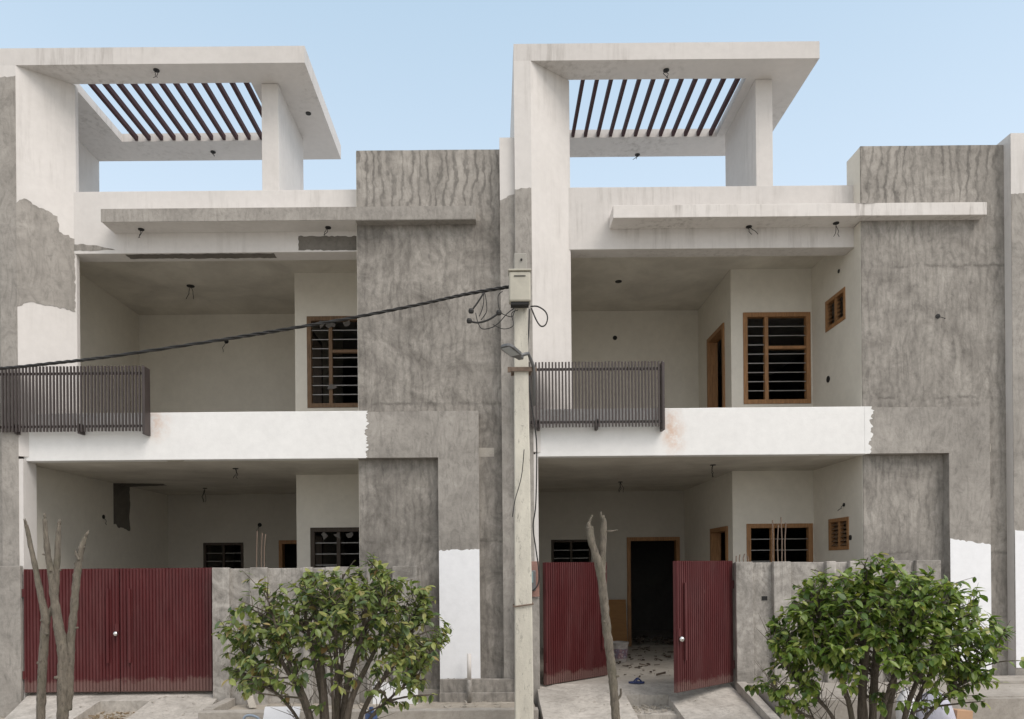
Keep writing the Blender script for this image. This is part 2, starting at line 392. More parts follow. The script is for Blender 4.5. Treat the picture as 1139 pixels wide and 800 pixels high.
M['leafR'] = mat_leaf('glossy_green_leaf', [(0, (.060, .105, .030)), (.25, (.115, .185, .036)), (.55, (.185, .265, .052)), (.8, (.28, .355, .08)), (.96, (.38, .41, .12)), (1, (.34, .28, .08))], 0)
M['leafL'] = mat_leaf('pale_green_leaf', [(0, (.075, .115, .060)), (.25, (.14, .19, .065)), (.55, (.22, .27, .085)), (.8, (.32, .36, .115)), (.95, (.40, .38, .15)), (1, (.34, .21, .10))], 3)

# ------------------------------------------------------------------ ground, drives, kerbs (setting)
def struct(name, mb, mat, **kw):
    return tag(mb.build(name, mat, **kw), kind='structure')
m = MB(); m.quad((-2500, -2500, -.30), (2500, -2500, -.30), (2500, 2500, -.30), (-2500, 2500, -.30))
struct('ground', m, M['dirt'])
m = MB(); m.quad((-300, -4.5, -.25), (300, -4.5, -.25), (300, 4.2, -.25), (-300, 4.2, -.25))
struct('road', m, M['roadm'])

def slab(mb, x0, x1, y0, y1, z0, z1, seg=.2, t=.25, xf0=None, xf1=None):
    """sloping slab: front edge (y0) at z0, back edge (y1) at z1; xf0/xf1 are the x of the front corners"""
    a = x0 if xf0 is None else xf0; b_ = x1 if xf1 is None else xf1
    T = [Vector((a, y0, z0)), Vector((b_, y0, z0)), Vector((x1, y1, z1)), Vector((x0, y1, z1))]
    B_ = [p-Vector((0, 0, t)) for p in T]
    mb.quad(*T, seg=seg); mb.quad(*B_, seg=seg)
    for i in range(4):
        j = (i+1) % 4; mb.quad(B_[i], B_[j], T[j], T[i], seg=seg)
FZ = {0: .02, 1: .085}           # floor level at each gate
A, B, C, P = 10.67, 10.75, 10.90, 11.10
PITCH = 7.64; OX = {0: -7.29, 1: .35, 2: .35+PITCH}

def zr(y, z1): return z1-.165*(10.75-y)
m = MB()                                            # left drive, with one broken-out strip
slab(m, -6.98, -5.72, 8.7, 10.78, zr(8.7, .02), .02, xf0=-6.35)
slab(m, -5.0, -4.10, 8.7, 10.78, zr(8.7, .02), .02, xf1=-3.85)
slab(m, -5.72, -5.0, 10.40, 10.78, zr(10.40, .02), .02)
slab(m, -5.72, -5.0, 8.7, 9.62, zr(8.7, .02), zr(9.62, .02))
struct('driveway', m, M['slab'], wob=.012)
m = MB()
slab(m, .62, 1.86, 8.7, 10.80, zr(8.7, .085), .085)
slab(m, 2.46, 3.50, 8.7, 10.80, zr(8.7, .085), .085, xf1=3.45)
slab(m, 1.86, 2.46, 10.28, 10.80, zr(10.28, .085), .085)
slab(m, 1.86, 2.46, 9.72, 10.28, -.16, -.14)
slab(m, 1.86, 2.46, 8.7, 9.68, -.38, -.27)
struct('driveway', m, M['slab'], wob=.012)
m = MB(); m.box(-3.94, .56, 9.50, 9.66, -.35, -.035, seg=.15)
m.box(-3.94, -3.80, 9.66, 10.5, -.35, -.02, seg=.15)
struct('kerb', m, M['kerbm'], wob=.010, bevel=.01)
m = MB(); m.box(-3.78, .56, 9.68, 10.62, -.35, -.13, seg=.2); struct('planting_bed', m, M['dirt'], wob=.03)
m = MB()
m.box(3.66, 12.5, 9.30, 10.70, -.35, .125, seg=.2); m.box(3.66, 12.5, 9.22, 9.30, -.35, .11, seg=.2)
m.box(6.2, 12.5, 10.25, 10.70, .127, .17, seg=.2)
struct('pavement', m, M['kerbm'], wob=.008, bevel=.008)
m = MB(); slab(m, 3.50, 3.64, 8.7, 10.45, -.16, .16, t=.3, xf0=3.46, xf1=3.58); struct('kerb', m, M['slab'], wob=.006, bevel=.01)
m = MB()                                            # step of the wall plinth beside the pole
m.box(-.83, .34, 10.66, 10.745, -.3, .19, seg=.12); m.box(-.83, .45, 10.60, 10.66, -.3, .0, seg=.12)
struct('plinth', m, M['cem'], wob=.006, bevel=.006)

# ------------------------------------------------------------------ the houses
def build_window(house, x0, x1, z0, z1, y, fr, mull, bars, transom=None, mat='wood', rags=False):
    """frame (the window itself) > mullion, transom, grille"""
    O = (0, A, 0); d0, d1 = y-.015, y+.09
    f = MB(); f.wall(x0, x1, z0, z1, d0, d1, [(x0+fr, x1-fr, z0+fr, z1-fr)])
    w = f.build('window', M[mat], house, O, bevel=.004)
    q = MB(); q.box(mull-fr*.42, mull+fr*.42, d0+.012, d1-.01, z0+fr, z1-fr); q.build('mullion', M[mat], w, O, bevel=.003)
    if transom:
        q = MB(); q.box(mull+fr*.42, x1-fr, d0+.015, d1-.01, transom-fr*.35, transom+fr*.35); q.build('transom', M[mat], w, O, bevel=.003)
    q = MB(); n = bars
    for i in range(n):
        z = z0+fr+(z1-z0-2*fr)*(i+1)/(n+1)
        if transom and abs(z-transom) < .06:
            q.box(x0+fr, mull-fr*.42, y+.028, y+.040, z-.007, z+.007); continue
        q.box(x0+fr, mull-fr*.42, y+.028, y+.040, z-.007, z+.007); q.box(mull+fr*.42, x1-fr, y+.028, y+.040, z-.007, z+.007)
    q.build('grille', M['steel'], w, O)
    if rags:                                          # torn packing left on the new frame
        rnd = random.Random(5); q = MB()
        for i in range(rags):
            xx = rnd.choice([rnd.uniform(x0+.05, x1-.1), mull+rnd.uniform(-.05, .1)]); zz = rnd.choice([z1-fr-.02, z1-fr-.03, z0+rnd.uniform(.15, .8)])
            pts = []
            for k in range(7):
                a = 2*math.pi*k/7; r_ = rnd.uniform(.03, .10)
                pts.append((xx+r_*math.cos(a), d0-.004-.002*i, zz+r_*math.sin(a)*.8-.04))
            q = MB(); q.plate(pts, (0, -1, 0), .0015); q.build('torn_wrapping', M['wrap'], w, O)
    return w
M['wrap'] = mat_simple('torn_plastic', (.11, .095, .08), .5, 0, .5, 14)

def build_vent(house, y0, y1, z0, z1, x):
    """ventilator in the side wall that faces the camera's left"""
    O = (0, A, 0); f = MB(); fr = .06
    f.wall(y0, y1, z0, z1, x-.012, x+.08, [(y0+fr, y1-fr, z0+fr, z1-fr)], 'yz')
    w = f.build('ventilator', M['wood'], house, O, bevel=.003)
    ym = (y0+y1)/2; q = MB(); q.box(x, x+.07, ym-.03, ym+.03, z0+fr, z1-fr); q.build('mullion', M['wood'], w, O)
    q = MB(); n = 6
    for i in range(n):
        z = z0+fr+(z1-z0-2*fr)*(i+.5)/n
        for a, b_ in ((y0+fr, ym-.03), (ym+.03, y1-fr)):
            q.plate([(x+.01, a, z-.02), (x+.01, b_, z-.02), (x+.07, b_, z+.025), (x+.07, a, z+.025)], (0, 0, 1), .006)
    q.build('louvre', M['wood_old'], w, O)

def hook(house, ox, p, nrm, wires=2, length=.14, seed=0, size=.045):
    """open junction point with loose wire ends on a ceiling or wall; p in world space"""
    O = (0, A, 0); p = Vector(p)-Vector((ox, 0, 0)); nrm = Vector(nrm); rnd = random.Random(seed)
    q = MB(); t = nrm.orthogonal().normalized(); u = nrm.cross(t)
    pts = [p+t*size*math.cos(k*math.pi/6)+u*size*math.sin(k*math.pi/6) for k in range(12)]
    q.plate([v-nrm*.01 for v in pts], nrm, .022)
    b_ = q.build('junction_point', M['black'], house, O)
    if wires:
        q = MB()
        for i in range(wires):
            c = p+nrm*.01; pp = [c]
            for k in range(5):
                c = c+Vector((rnd.uniform(-.03, .03), rnd.uniform(-.02, .0), -length/5))+nrm*(.012 if nrm.z == 0 else 0); pp.append(c)
            q.tube(pp, .005, 5)
        q.build('loose_wire', M['cable'], b_, O)

def build_house(i, label):
    ox = OX[i]; left = (i == 0); O = (0, A, 0)
    h = thing('house', label, 'house', (ox, A, 0), 'unfinished twin houses')
    def add(name, mb, mat, par=h, **kw): return mb.build(name, M[mat], par, O, **kw)
    S = .16; W = .0022
    fz = FZ[min(i, 1)]
    # portal fin with its splayed cheek, and the frame slab over the roof terrace
    m = MB(); m.prism([(0, A), (.25, A), (.87, P+.02), (.87, P+.10), (.22, P+.16), (.10, P+.3), (.10, 13.2), (0, 13.2)], 3.56, 9.36, seg=S)
    add('portal_fin', m, 'old', wob=W)
    m = MB(); m.wall(0, 4.54, A, 13.2, 9.36, 9.50, [(.83, 3.60, 11.10, 12.60)], 'xy', seg=S)
    m.box(0, 4.54, A, A+.12, 9.50, 9.61, seg=S); m.box(4.42, 4.54, A+.12, 13.2, 9.50, 9.61, seg=S); m.box(0, .12, A+.12, 13.2, 9.50, 9.61, seg=S)
    sl = add('portal_slab', m, 'fascia', wob=W)
    for k in range(12):
        x = 1.09+k*.219; m = MB(); m.box(x-.026, x+.026, 11.10, 12.605, 9.375, 9.455); m.build('pergola_bar', M['bar'], sl, O)
    m = MB(); m.box(3.75, 4.01, 11.12, 12.58, 7.25, 9.358, seg=S); add('portal_column', m, 'old', wob=W, bevel=.006)
    # lower fin (beside the gate) and side walls
    m = MB(); m.box(0, .31, A, 10.98, -.2, 3.52, seg=S); add('portal_fin', m, 'old', wob=W)
    m = MB(); m.box(0, .12, 11.0, 20, -.2, 7.25); add('side_wall', m, 'inner')
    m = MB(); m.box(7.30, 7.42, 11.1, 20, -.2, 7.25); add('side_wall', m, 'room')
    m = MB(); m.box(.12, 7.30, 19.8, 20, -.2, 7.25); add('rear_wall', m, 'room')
    # roof, floors, ceilings
    m = MB(); m.box(.0, 7.42, 11.42, 20, 7.06, 7.25); add('roof', m, 'old')
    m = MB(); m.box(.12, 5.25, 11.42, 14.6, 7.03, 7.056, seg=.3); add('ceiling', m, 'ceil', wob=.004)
    m = MB(); m.box(.12, 7.30, 10.90, 19.8, 3.525, 3.66); add('balcony_floor', m, 'floor')
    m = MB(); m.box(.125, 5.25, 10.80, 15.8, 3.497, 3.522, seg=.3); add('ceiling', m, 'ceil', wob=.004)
    m = MB(); m.box(.12, 7.30, 10.80, 19.8, -.25, fz-.004, seg=.3); add('porch_floor', m, 'floor')
    # parapet and beam over the balcony
    m = MB(); m.box(.80, 5.25, P, P+.30, 6.74, 7.70, seg=S); add('parapet', m, 'old' if left else 'fascia', wob=W, bevel=.006)
    # canopy
    m = MB(); m.box(1.47, 5.245, 10.74, P+.05, 7.05, 7.24, seg=S)
    m.box(5.245, 7.05, 10.74, C+.05, 7.05, 7.24, seg=S)
    cn = add('canopy', m, 'old' if left else 'stained', wob=W, bevel=.006)
    if left:
        m = MB(); m.plate([(u, 10.732, v) for u, v in ragged([(1.462, 7.052, 0), (7.058, 7.052, 0), (7.058, 7.246, 0), (1.462, 7.246, 0)])], (0, 1, 0), .012)
        m.build('cement_fascia', M['cem_pale'], cn, O)
        m = MB(); m.box(5.26, 7.056, 10.735, 10.899, 7.044, 7.052); m.build('cement_fascia', M['cem_pale'], cn, O)
    # cement feature wall with the raised L moulding
    m = MB(); m.wall(5.25, 7.42, -.2, 7.1, C, C+.20, seg=S)
    add('feature_wall', m, 'cem_blot' if left else 'cem', wob=W)
    m = MB(); m.box(5.25, 7.42, C-.002, C+.42, 7.1, 8.18, seg=S); add('feature_wall', m, 'cem_top', wob=W*2)
    m = MB(); m.box(5.25, 5.40, C+.2, 12.62, 3.66, 7.05); vy = (11.40, 12.08)
    m = MB(); m.wall(C+.2, 12.8, -.2, 7.05, 5.25, 5.40, [(vy[0], vy[1], 5.74, 6.25), (vy[0]-.05, vy[1]-.05, 2.08, 2.60)], 'yz', seg=.3)
    add('return_wall', m, 'inner')
    m = MB(); m.box(5.243, 5.2495, C+.012, P+.004, fz, 3.50); m.box(5.243, 5.2495, C+.012, P+.004, 4.2, 7.045); m.box(5.243, 5.2495, C+.012, C+.41, 7.26, 8.17)
    add('paint_return', m, 'inner')
    build_vent(h, vy[0], vy[1], 5.74, 6.25, 5.25); build_vent(h, vy[0]-.05, vy[1]-.05, 2.08, 2.60, 5.25)
    m = MB(); m.prism([(5.25, B), (7.07, B), (7.07, C), (5.25, C)], 3.50, 4.19, seg=S); m.box(6.46, 7.07, B, C, .17, 3.50, seg=S)
    add('wall_moulding', m, 'cem_pale', wob=W)
    # balcony parapet band, freshly painted, its end brushed over the grey moulding
    m = MB(); m.box(.27, 5.25, B-.004, C+.02, 3.495, 4.205, seg=S); add('balcony_parapet', m, 'fresh', wob=W, bevel=.008)
    e = 5.42 if left else 5.31
    m = MB(); m.plate([(u, B-.007, v) for u, v in ragged([(5.2, 3.497, 0), (e-.04, 3.497, 1), (e, 4.203, 0), (5.2, 4.203, 0)], .03, .02, i+3)], (0, 1, 0), .006)
    add('paint_patch', m, 'fresh')
    # white patch at the foot of the moulding
    if left: pz = (2.10, 2.12, .19)
    else: pz = (2.22, 2.12, .16)
    m = MB(); m.plate([(u, B-.006, v) for u, v in ragged([(6.463, pz[2], 1), (7.067, pz[2]-.0, 0), (7.067, pz[1], 1), (6.463, pz[0], 0)], .012, .03, i+9)], (0, 1, 0), .005)
    add('paint_patch', m, 'bluewhite')
    # grey plaster on the fin's front face
    top = 9.20 if left else 7.47
    m = MB(); m.plate([(u, A-.006, v) for u, v in ragged([(0, -.2, 0), (.245, -.2, 0), (.245, top, 1), (0, top-.02, 0)], .012, .03, i+20)], (0, 1, 0), .006)
    add('cement_patch', m, 'cem_pale')
    if left:
        def sp(px, py):                                # a spot on the splayed cheek
            t = (px-14)/68.; y = A+t*.45; x = .25+t*.62; return (x, y, at(px, py, y).z)
        raw = [(13, 226), (22, 221), (37, 230), (60, 241), (62, 258), (80, 266), (80, 347), (58, 341), (27, 336), (13, 341)]
        rg = ragged([(a, b_, 1) for a, b_ in raw[:-1]]+[(13, 341, 0)], .9, 2.5, 4)
        nn = Vector((.45, -.62, 0)).normalized()
        m = MB(); m.plate([Vector(sp(min(max(a, 13.2), 81.5), b_))+nn*.0015 for a, b_ in rg], nn, .005)
        add('cement_patch', m, 'cem_pale')
        # unpainted strips on the beam
        x0 = ox
        def bm_(pts, seed): return [(at(a, b_, P).x-x0, P-.005, at(a, b_, P).z) for a, b_ in ragged([(a, b_, 1) for a, b_ in pts], .6, 3, seed)]
        m = MB(); m.plate(bm_([(332, 263), (397, 263), (397, 278.5), (332, 278.5)], 1), (0, 1, 0), .005); add('cement_patch', m, 'cem_dark')
        m = MB(); m.plate(bm_([(80, 271), (106, 273), (128, 278), (80, 279)], 2), (0, 1, 0), .005); add('cement_patch', m, 'cem')
        a_ = at_z(137, 281, 6.737); b_ = at_z(303, 280, 6.737)
        m = MB(); m.plate([(u, v, 6.733) for u, v in ragged([(a_.x-x0, P+.03, 1), (b_.x-x0, P+.03, 1), (b_.x-x0, P+.19, 1), (a_.x-x0, P+.18, 1)], .012, .05, 6)], (0, 0, 1), .005); add('cement_patch', m, 'cem_dark')
        # dark unpainted patch high in the car porch: down the side wall and along the ceiling
        q0 = 13.55; q1 = 14.15
        m = MB(); m.plate([(.126, u, v) for u, v in ragged([(q0, 2.72, 1), (q1, 2.62, 1), (q1, 3.49, 0), (q0, 3.49, 0)], .02, .05, 2)], (-1, 0, 0), .004)
        m.plate([(u, v, 3.49) for u, v in ragged([(.13, q0, 1), (1.0, q0+.15, 1), (.95, q0+.4, 1), (.13, q1, 0)], .02, .05, 3)], (0, 0, 1), .004)
        add('cement_patch', m, 'cem_dark')
    # window wall, partition with doors, back walls
    m = MB(); m.wall(3.83, 5.25, -.2, 7.05, 12.60, 12.80, [(4.04, 5.22, 4.67, 6.27), (4.07, 5.23, 1.45, 2.57)], seg=.3); add('window_wall', m, 'inner', wob=.003)
    m = MB(); m.wall(12.80, 15.9, -.2, 7.05, 3.83, 3.98, [(12.95, 13.95, 3.66, 6.22), (12.85, 13.85, fz, 2.55)], 'yz', seg=.3); add('partition_wall', m, 'inner', wob=.003)
    m = MB(); m.wall(.12, 3.83, 3.66, 7.05, 14.6, 14.75, seg=.3); add('back_wall', m, 'inner', wob=.003)
    dr = (2.56, 3.72)
    holes = [(.90, 1.78, 1.45, 2.44)]+([(dr[0], dr[1], fz, 2.48)])
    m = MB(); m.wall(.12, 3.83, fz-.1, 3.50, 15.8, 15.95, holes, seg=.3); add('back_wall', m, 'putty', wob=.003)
    m = MB(); m.box(3.98, 5.25, 12.8, 13, 3.50, 3.52); 
    build_window(h, 4.04, 5.22, 4.67, 6.27, 12.60, .075, 4.45, 8, 5.66, 'wood' if not left else 'wood_old', 7 if left else 0)
    build_window(h, 4.07, 5.23, 1.45, 2.57, 12.60, .075, 4.56 if left else 4.53, 4, 1.86, 'wood_dark' if left else 'wood', 3 if left else 0)
    build_window(h, .90, 1.78, 1.45, 2.44, 15.80, .055, 1.34, 4, None, 'wood_dark')
    for (y0, y1, z0, z1) in ((12.95, 13.95, 3.66, 6.22), (12.85, 13.85, fz, 2.55)):
        m = MB(); m.wall(y0, y1, z0, z1+.0, 3.80, 3.99, [(y0+.08, y1-.08, z0, z1-.08)], 'yz'); m.build('door_frame', M['wood_dark' if left else 'wood'], h, O, bevel=.004)
    m = MB(); m.wall(dr[0], dr[1], fz, 2.48, 15.77, 15.96, [(dr[0]+.08, dr[1]-.08, fz, 2.40)]); m.build('door_frame', M['wood'], h, O, bevel=.004)
    # railing box of vertical slats hung on the parapet
    m = MB(); z0, z1 = 3.88, 4.86; n = 43; y0 = A-.10
    x0 = -.05 if left else .02
    for k in range(n+1):
        x = x0+.02+(2.12-x0)*k/n; m.box(x-.0115, x+.0115, y0+.004, y0+.026, z0+.02+random.uniform(-.003, .003), z1+random.uniform(-.003, .003))
    rl = m.build('railing', M['rail'], h, O)
    m = MB()
    for z in (z0+.10, z1-.10): m.box(x0, 2.13, y0+.029, y0+.062, z-.016, z+.016)
    for x in (x0+.3, 1.18): m.box(x-.018, x+.018, y0+.029, A+.07, z0-.005, z0+.14)
    m.build('rail', M['rail'], rl, O)
    m = MB(); m.box(2.135, 2.175, y0-.006, A+.07, z0-.03, z1-.01); m.build('end_post', M['rail'], rl, O, bevel=.006)
    # junction points
    def ceil(px, py, z, **k): hook(h, ox, at_z(px, py, z), (0, 0, -1), **k)
    if left:
        ceil(174, 78, 9.36, seed=1); ceil(343, 126, 9.36, wires=0); ceil(237, 169, 9.36, seed=2, length=.1)
        ceil(212, 318, 7.03, seed=3, length=.25, size=.07); ceil(228, 543, 3.497, seed=4, length=.28, wires=3); ceil(262, 521, 3.497, seed=5, length=.16)
        ceil(157, 255, 7.05, seed=6); ceil(365, 253, 7.05, seed=7)
        hook(h, ox, at(252, 380, 14.6), (0, -1, 0), 1, .25, 8); hook(h, ox, at(289, 584, 15.8), (0, -1, 0), 2, .2, 9)
        hook(h, ox, (ox+.12, 12.0, at(97, 349, 12.0).z), (1, 0, 0), 1, .22, 10, .03); hook(h, ox, (ox+.12, 13.2, at(118, 575, 13.2).z), (1, 0, 0), 1, .15, 11, .04)
    elif i == 1:
        ceil(741, 78, 9.36, seed=11); ceil(709, 172, 9.36, seed=12, length=.1)
        ceil(688, 313, 7.03, wires=0, size=.06); ceil(690, 536, 3.497, seed=13, length=.2, wires=3); ceil(793, 517, 3.497, seed=14, length=.2)
        ceil(833, 252, 7.05, seed=15); ceil(930, 248, 7.05, seed=16, length=.22)
        hook(h, ox, at(684, 376, 14.6), (0, -1, 0), 0); hook(h, ox, (ox+5.25, 12.0, at(916, 422, 12.0).z), (-1, 0, 0), 0, size=.055)
        hook(h, ox, (ox+5.25, 11.6, at(926, 310, 11.9).z), (-1, 0, 0), 0, size=.03)
        hook(h, ox, (ox+5.25, 11.5, at(944, 561, 11.4).z), (-1, 0, 0), 1, .1, 3, .03); hook(h, ox, (ox+5.25, 11.3, at(950, 598, 11.3).z), (-1, 0, 0), 0, size=.04)
        hook(h, ox, at(1043, 352, C), (0, -1, 0), 1, .08, 17, .035)
    return h

H0 = build_house(0, 'left two-storey house with bare grey canopy edge and grey patch beside its balcony')
H1 = build_house(1, 'right two-storey house with white streaked canopy and ochre wood window frames')

# strip walls between the plots: part of the house to their right
for i in (0, 1, 2):
    ox = OX[i]
    if i < 2: par = (H0, H1)[i]
    else:
        par = thing('house', 'neighbouring house at the right edge, only its white topped strip wall showing', 'house', (ox, A, 0), 'unfinished twin houses')
    Oo = (0, A, 0)
    m = MB(); m.box(-.22, -.002 if i < 2 else .9, C-.15, 20, -.2, 8.27, seg=.3); m.build('strip_wall', M['old'], par, Oo, wob=.002)
    top = {0: 7.9, 1: 7.42, 2: 7.45}[i]; xe = -.001 if i < 2 else .9
    m = MB(); m.plate([(u, C-.156, v) for u, v in ragged([(-.222, -.2, 0), (xe, -.2, 0), (xe, top, 1), (-.222, top-.09, 0)], .012, .03, i+40)], (0, 1, 0), .006)
    m.build('cement_patch', M['cem_pale'], par, Oo)
    if i == 2:
        m = MB(); m.plate([(u, C-.163, v) for u, v in ragged([(-.213, .28, 0), (.9, .28, 0), (.9, 2.32, 1), (-.213, 2.34, 0)], .01, .03, 77)], (0, 1, 0), .006)
        m.build('paint_patch', M['bluewhite'], par, Oo)
        m = MB(); m.box(0, 7.42, C+.03, 20, -.2, 7.7, seg=.5); m.build('front_wall', M['old'], par, Oo)

# ------------------------------------------------------------------ boundary walls with pilasters, pillars, starter bars
def boundary(i, label):
    ox = OX[i]; fz = FZ[i]; O = (ox, A, 0)
    t = thing('boundary_wall', label, 'wall', O, 'front boundary walls')
    T = (0, A, 0)
    top = 1.865 if i == 0 else 1.885
    m = MB(); m.box(3.19, 6.2, 10.56, 10.72, -.3, top, seg=.14); m.build('wall', M['cem_rough'], t, T, wob=.006, bevel=.008)
    for a, b_ in ((3.17, 3.42), (3.72, 3.97), (4.49, 4.63), (4.83, 5.30), (5.42, 5.72), (5.80, 6.16)):
        m = MB(); m.box(a, b_, 10.48, 10.562, -.3, top+.012, seg=.12); m.build('pilaster', M['cem_rough'], t, T, wob=.006, bevel=.008)
    m = MB(); m.box(-.03, .305, 10.585, 10.655, -.3, (1.93 if i == 0 else 1.40), seg=.12); m.build('gate_pillar', M['cem_pale'], t, T, wob=.005, bevel=.008)
    rnd = random.Random(i+5)
    spots = [(3.80, .55), (3.86, .52), (3.93, .50)] if i == 0 else [(3.74, .62), (3.80, .55), (3.86, .66), (3.92, .58), (3.20, .10), (3.25, .12), (3.31, .13), (3.37, .10)]
    for x, hh in spots:
        m = MB(); y = 10.52+rnd.uniform(-.02, .06); m.tube([(x, y, top-.05), (x+rnd.uniform(-.01, .01), y, top+hh*.5), (x+rnd.uniform(-.025, .025), y, top+hh)], .0085 if i else .007, 6)
        m.build('starter_bar', M['rebar'], t, T)
    if i == 0:
        m = MB(); m.plate([(u, 10.472, v) for u, v in ragged([(5.5, -.13, 0), (6.16, -.13, 0), (6.16, .20, 1), (5.5, .19, 0)], .012, .04, 8)], (0, 1, 0), .006)
        m.build('paint_patch', M['bluewhite'], t, T)
    else:
        m = MB(); m.box(3.57, 3.65, 10.553, 10.562, 1.33, 1.39); m.build('socket_box', M['black'], t, T)
    return t
boundary(0, 'grey cement front wall with pilasters behind the bush beside the closed gate')
boundary(1, 'grey cement front wall with tall rusty rods on top beside the open gate')

# ------------------------------------------------------------------ gates
def leaf(gate, loc, rot, w, sgn, z0, z1):
    pitch = .0475; n = int(w/pitch); m = MB(); d = .015
    prof = [(0, 0.0)]
    for k in range(n):
        u = k*w/n; q = w/n
        prof += [(u+q*.10, 0.0), (u+q*.2, -d), (u+q*.72, -d), (u+q*.82, 0.0)]
    prof.append((w, 0.0))
    for (u0, a), (u1, b_) in zip(prof, prof[1:]):
        m.quad((sgn*u0, a, z0), (sgn*u1, b_, z0), (sgn*u1, b_, z1), (sgn*u0, a, z1))
    o = m.build('gate_leaf', M['gate'], gate); o.location = loc; o.rotation_euler = (0, 0, rot)
    m = MB()
    fr = lambda a, b_, c, e: m.box(min(sgn*a, sgn*b_), max(sgn*a, sgn*b_), .004, .05, c, e)
    fr(0, .045, z0-.012, z1-.002); fr(w-.045, w, z0-.012, z1-.002); fr(.045, w-.045, z0-.012, z0+.035); fr(.045, w-.045, z1-.045, z1-.004); fr(.045, w-.045, (z0+z1)/2-.02, (z0+z1)/2+.02)
    m.build('leaf_frame', M['gate'], o)
    m = MB(); u = w-.17; m.box(min(sgn*u, sgn*(u+.035)), max(sgn*u, sgn*(u+.035)), -.05, -.022, z0+.42, z1-.30)
    for z in (z0+.52, z1-.42): m.box(min(sgn*(u+.006), sgn*(u+.03)), max(sgn*(u+.006), sgn*(u+.03)), -.03, -.005, z-.02, z+.02)
    m.build('pull_handle', M['gate'], o, bevel=.004)
    for z in (z0+.25, z1-.35):
        m = MB(); m.tube([(0, -.012, z-.06), (0, -.012, z+.06)], .018, 8); m.build('hinge', M['gate'], o)
    return o
def lock(par, x, z, s=1):
    m = MB(); m.box(x-.028, x+.028, -.024, -.014, z-.0, z+.11); pl = m.build('lock_plate', M['gate'], par)
    m = MB(); prof = [(.003, -.038), (.022, -.032), (.034, -.012), (.035, .008), (.024, .03), (.003, .037)]; m.lathe(prof, (x, -.055, z-.03), 14)
    m.build('door_knob', M['silver'], par, smooth=True)
g = thing('gate', 'closed maroon ribbed double gate filling the left driveway opening', 'gate', (-6.98, 10.64, FZ[0]), 'maroon ribbed gates')
a = leaf(g, (.012, 0, 0), 0, 1.41, 1, .045, 1.86); leaf(g, (2.848, 0, 0), 0, 1.41, -1, .045, 1.86); lock(a, 1.385, .93)
g = thing('gate', 'maroon ribbed double gate standing open with one leaf swung in and one out', 'gate', (.72, 10.66, FZ[1]), 'maroon ribbed gates')
leaf(g, (.03, 0, 0), R(41.5), 1.41, 1, .02, 1.83); a = leaf(g, (2.79, -.03, 0), R(40), 1.37, -1, .05, 1.83); lock(a, -1.33, .80)

# ------------------------------------------------------------------ utility pole
PX, PY = .355, 9.0
t = thing('utility_pole', 'pale speckled concrete electricity pole between the two houses', 'utility pole', (PX, PY, -.3))
T = (PX, PY, -.3)
m = MB()
def ring(z, w, d): return [Vector((PX+sx*w/2, PY+sy*d/2, z)) for sx, sy in ((-1, -1), (1, -1), (1, 1), (-1, 1))]
prev = ring(-.3, .235, .20)
for k in range(1, 40):
    f = k/39; z = -.3+f*6.05; r_ = ring(z, .235-.075*f, .20-.05*f)
    for q in range(4): m.quad(prev[q], prev[(q+1) % 4], r_[(q+1) % 4], r_[q])
    prev = r_
m.f.append(tuple(range(len(m.v), len(m.v)+4))); m.v += prev
sh = m.build('shaft', M['pole'], t, T, wob=.006, bevel=.014)
for z in (5.50, 5.66):
    m = MB(); m.tube([(PX+.012, PY-.090, z), (PX+.012, PY-.070, z)], .014, 10); m.build('bolt_hole', M['black'], sh, T)
m = MB(); zc = at(578, 323, 8.85).z; xc = at(578, 323, 8.85).x
m.box(xc-.132, xc+.132, 8.76, 8.915, zc-.165, zc+.20)
bx = m.build('junction_box', M['box'], t, T, bevel=.02)
m = MB(); m.box(xc-.14, xc+.14, 8.745, 8.92, zc+.202, zc+.225); m.build('box_lid', M['box'], bx, T, bevel=.006)
m = MB(); m.box(xc-.07, xc+.07, 8.752, 8.762, zc+.135, zc+.145); m.build('vent_slot', M['black'], bx, T)
m = MB(); m.box(xc-.11, xc+.11, 8.78, 8.90, zc-.20, zc-.167); m.build('cable_gland', M['black'], bx, T)
zb = at(570, 411, 8.9).z
m = MB(); m.wall(PX-.125, PX+.125, PY-.115, PY+.11, zb-.025, zb+.025, [(PX-.108, PX+.108, PY-.098, PY+.093)], 'xy')
m.box(PX-.17, PX-.125, PY-.105, PY-.07, zb-.03, zb+.03); m.box(PX+.125, PX+.19, PY-.105, PY-.07, zb-.03, zb+.03)
m.build('clamp_band', M['rebar'], t, T)
m = MB(); p0 = Vector((PX+.155, PY-.10, zb-.45)); p1 = Vector((PX+.155, PY-.10, zb+.02)); p2 = Vector((PX+.08, PY-.22, zb+.16)); p3 = at(576, 396, 8.60)
m.tube([p0, p1, p1.lerp(p2, .6), p2, p3], .021, 8); arm = m.build('lamp_arm', M['lampg'], t, T, smooth=True)
b0 = at(580, 399, 8.62); b1 = at(561, 384, 8.36); ax = (b1-b0).normalized(); sd_ = ax.cross(Vector((0, 0, 1))).normalized(); up_ = sd_.cross(ax).normalized()
m = MB(); L = (b1-b0).length
pr = [(0, .035), (.18, .045), (.30, .075), (.8, .085), (.95, .07), (1.0, .04)]
top = []; bot = []
for f, w in pr:
    c = b0+ax*L*f; top.append((c+sd_*w+up_*.018, c-sd_*w+up_*.018)); bot.append((c+sd_*w-up_*.018, c-sd_*w-up_*.018))
for k in range(len(pr)-1):
    m.quad(top[k][0], top[k][1], top[k+1][1], top[k+1][0]); m.quad(bot[k][0], bot[k][1], bot[k+1][1], bot[k+1][0])
    for q in (0, 1): m.quad(top[k][q], top[k+1][q], bot[k+1][q], bot[k][q])
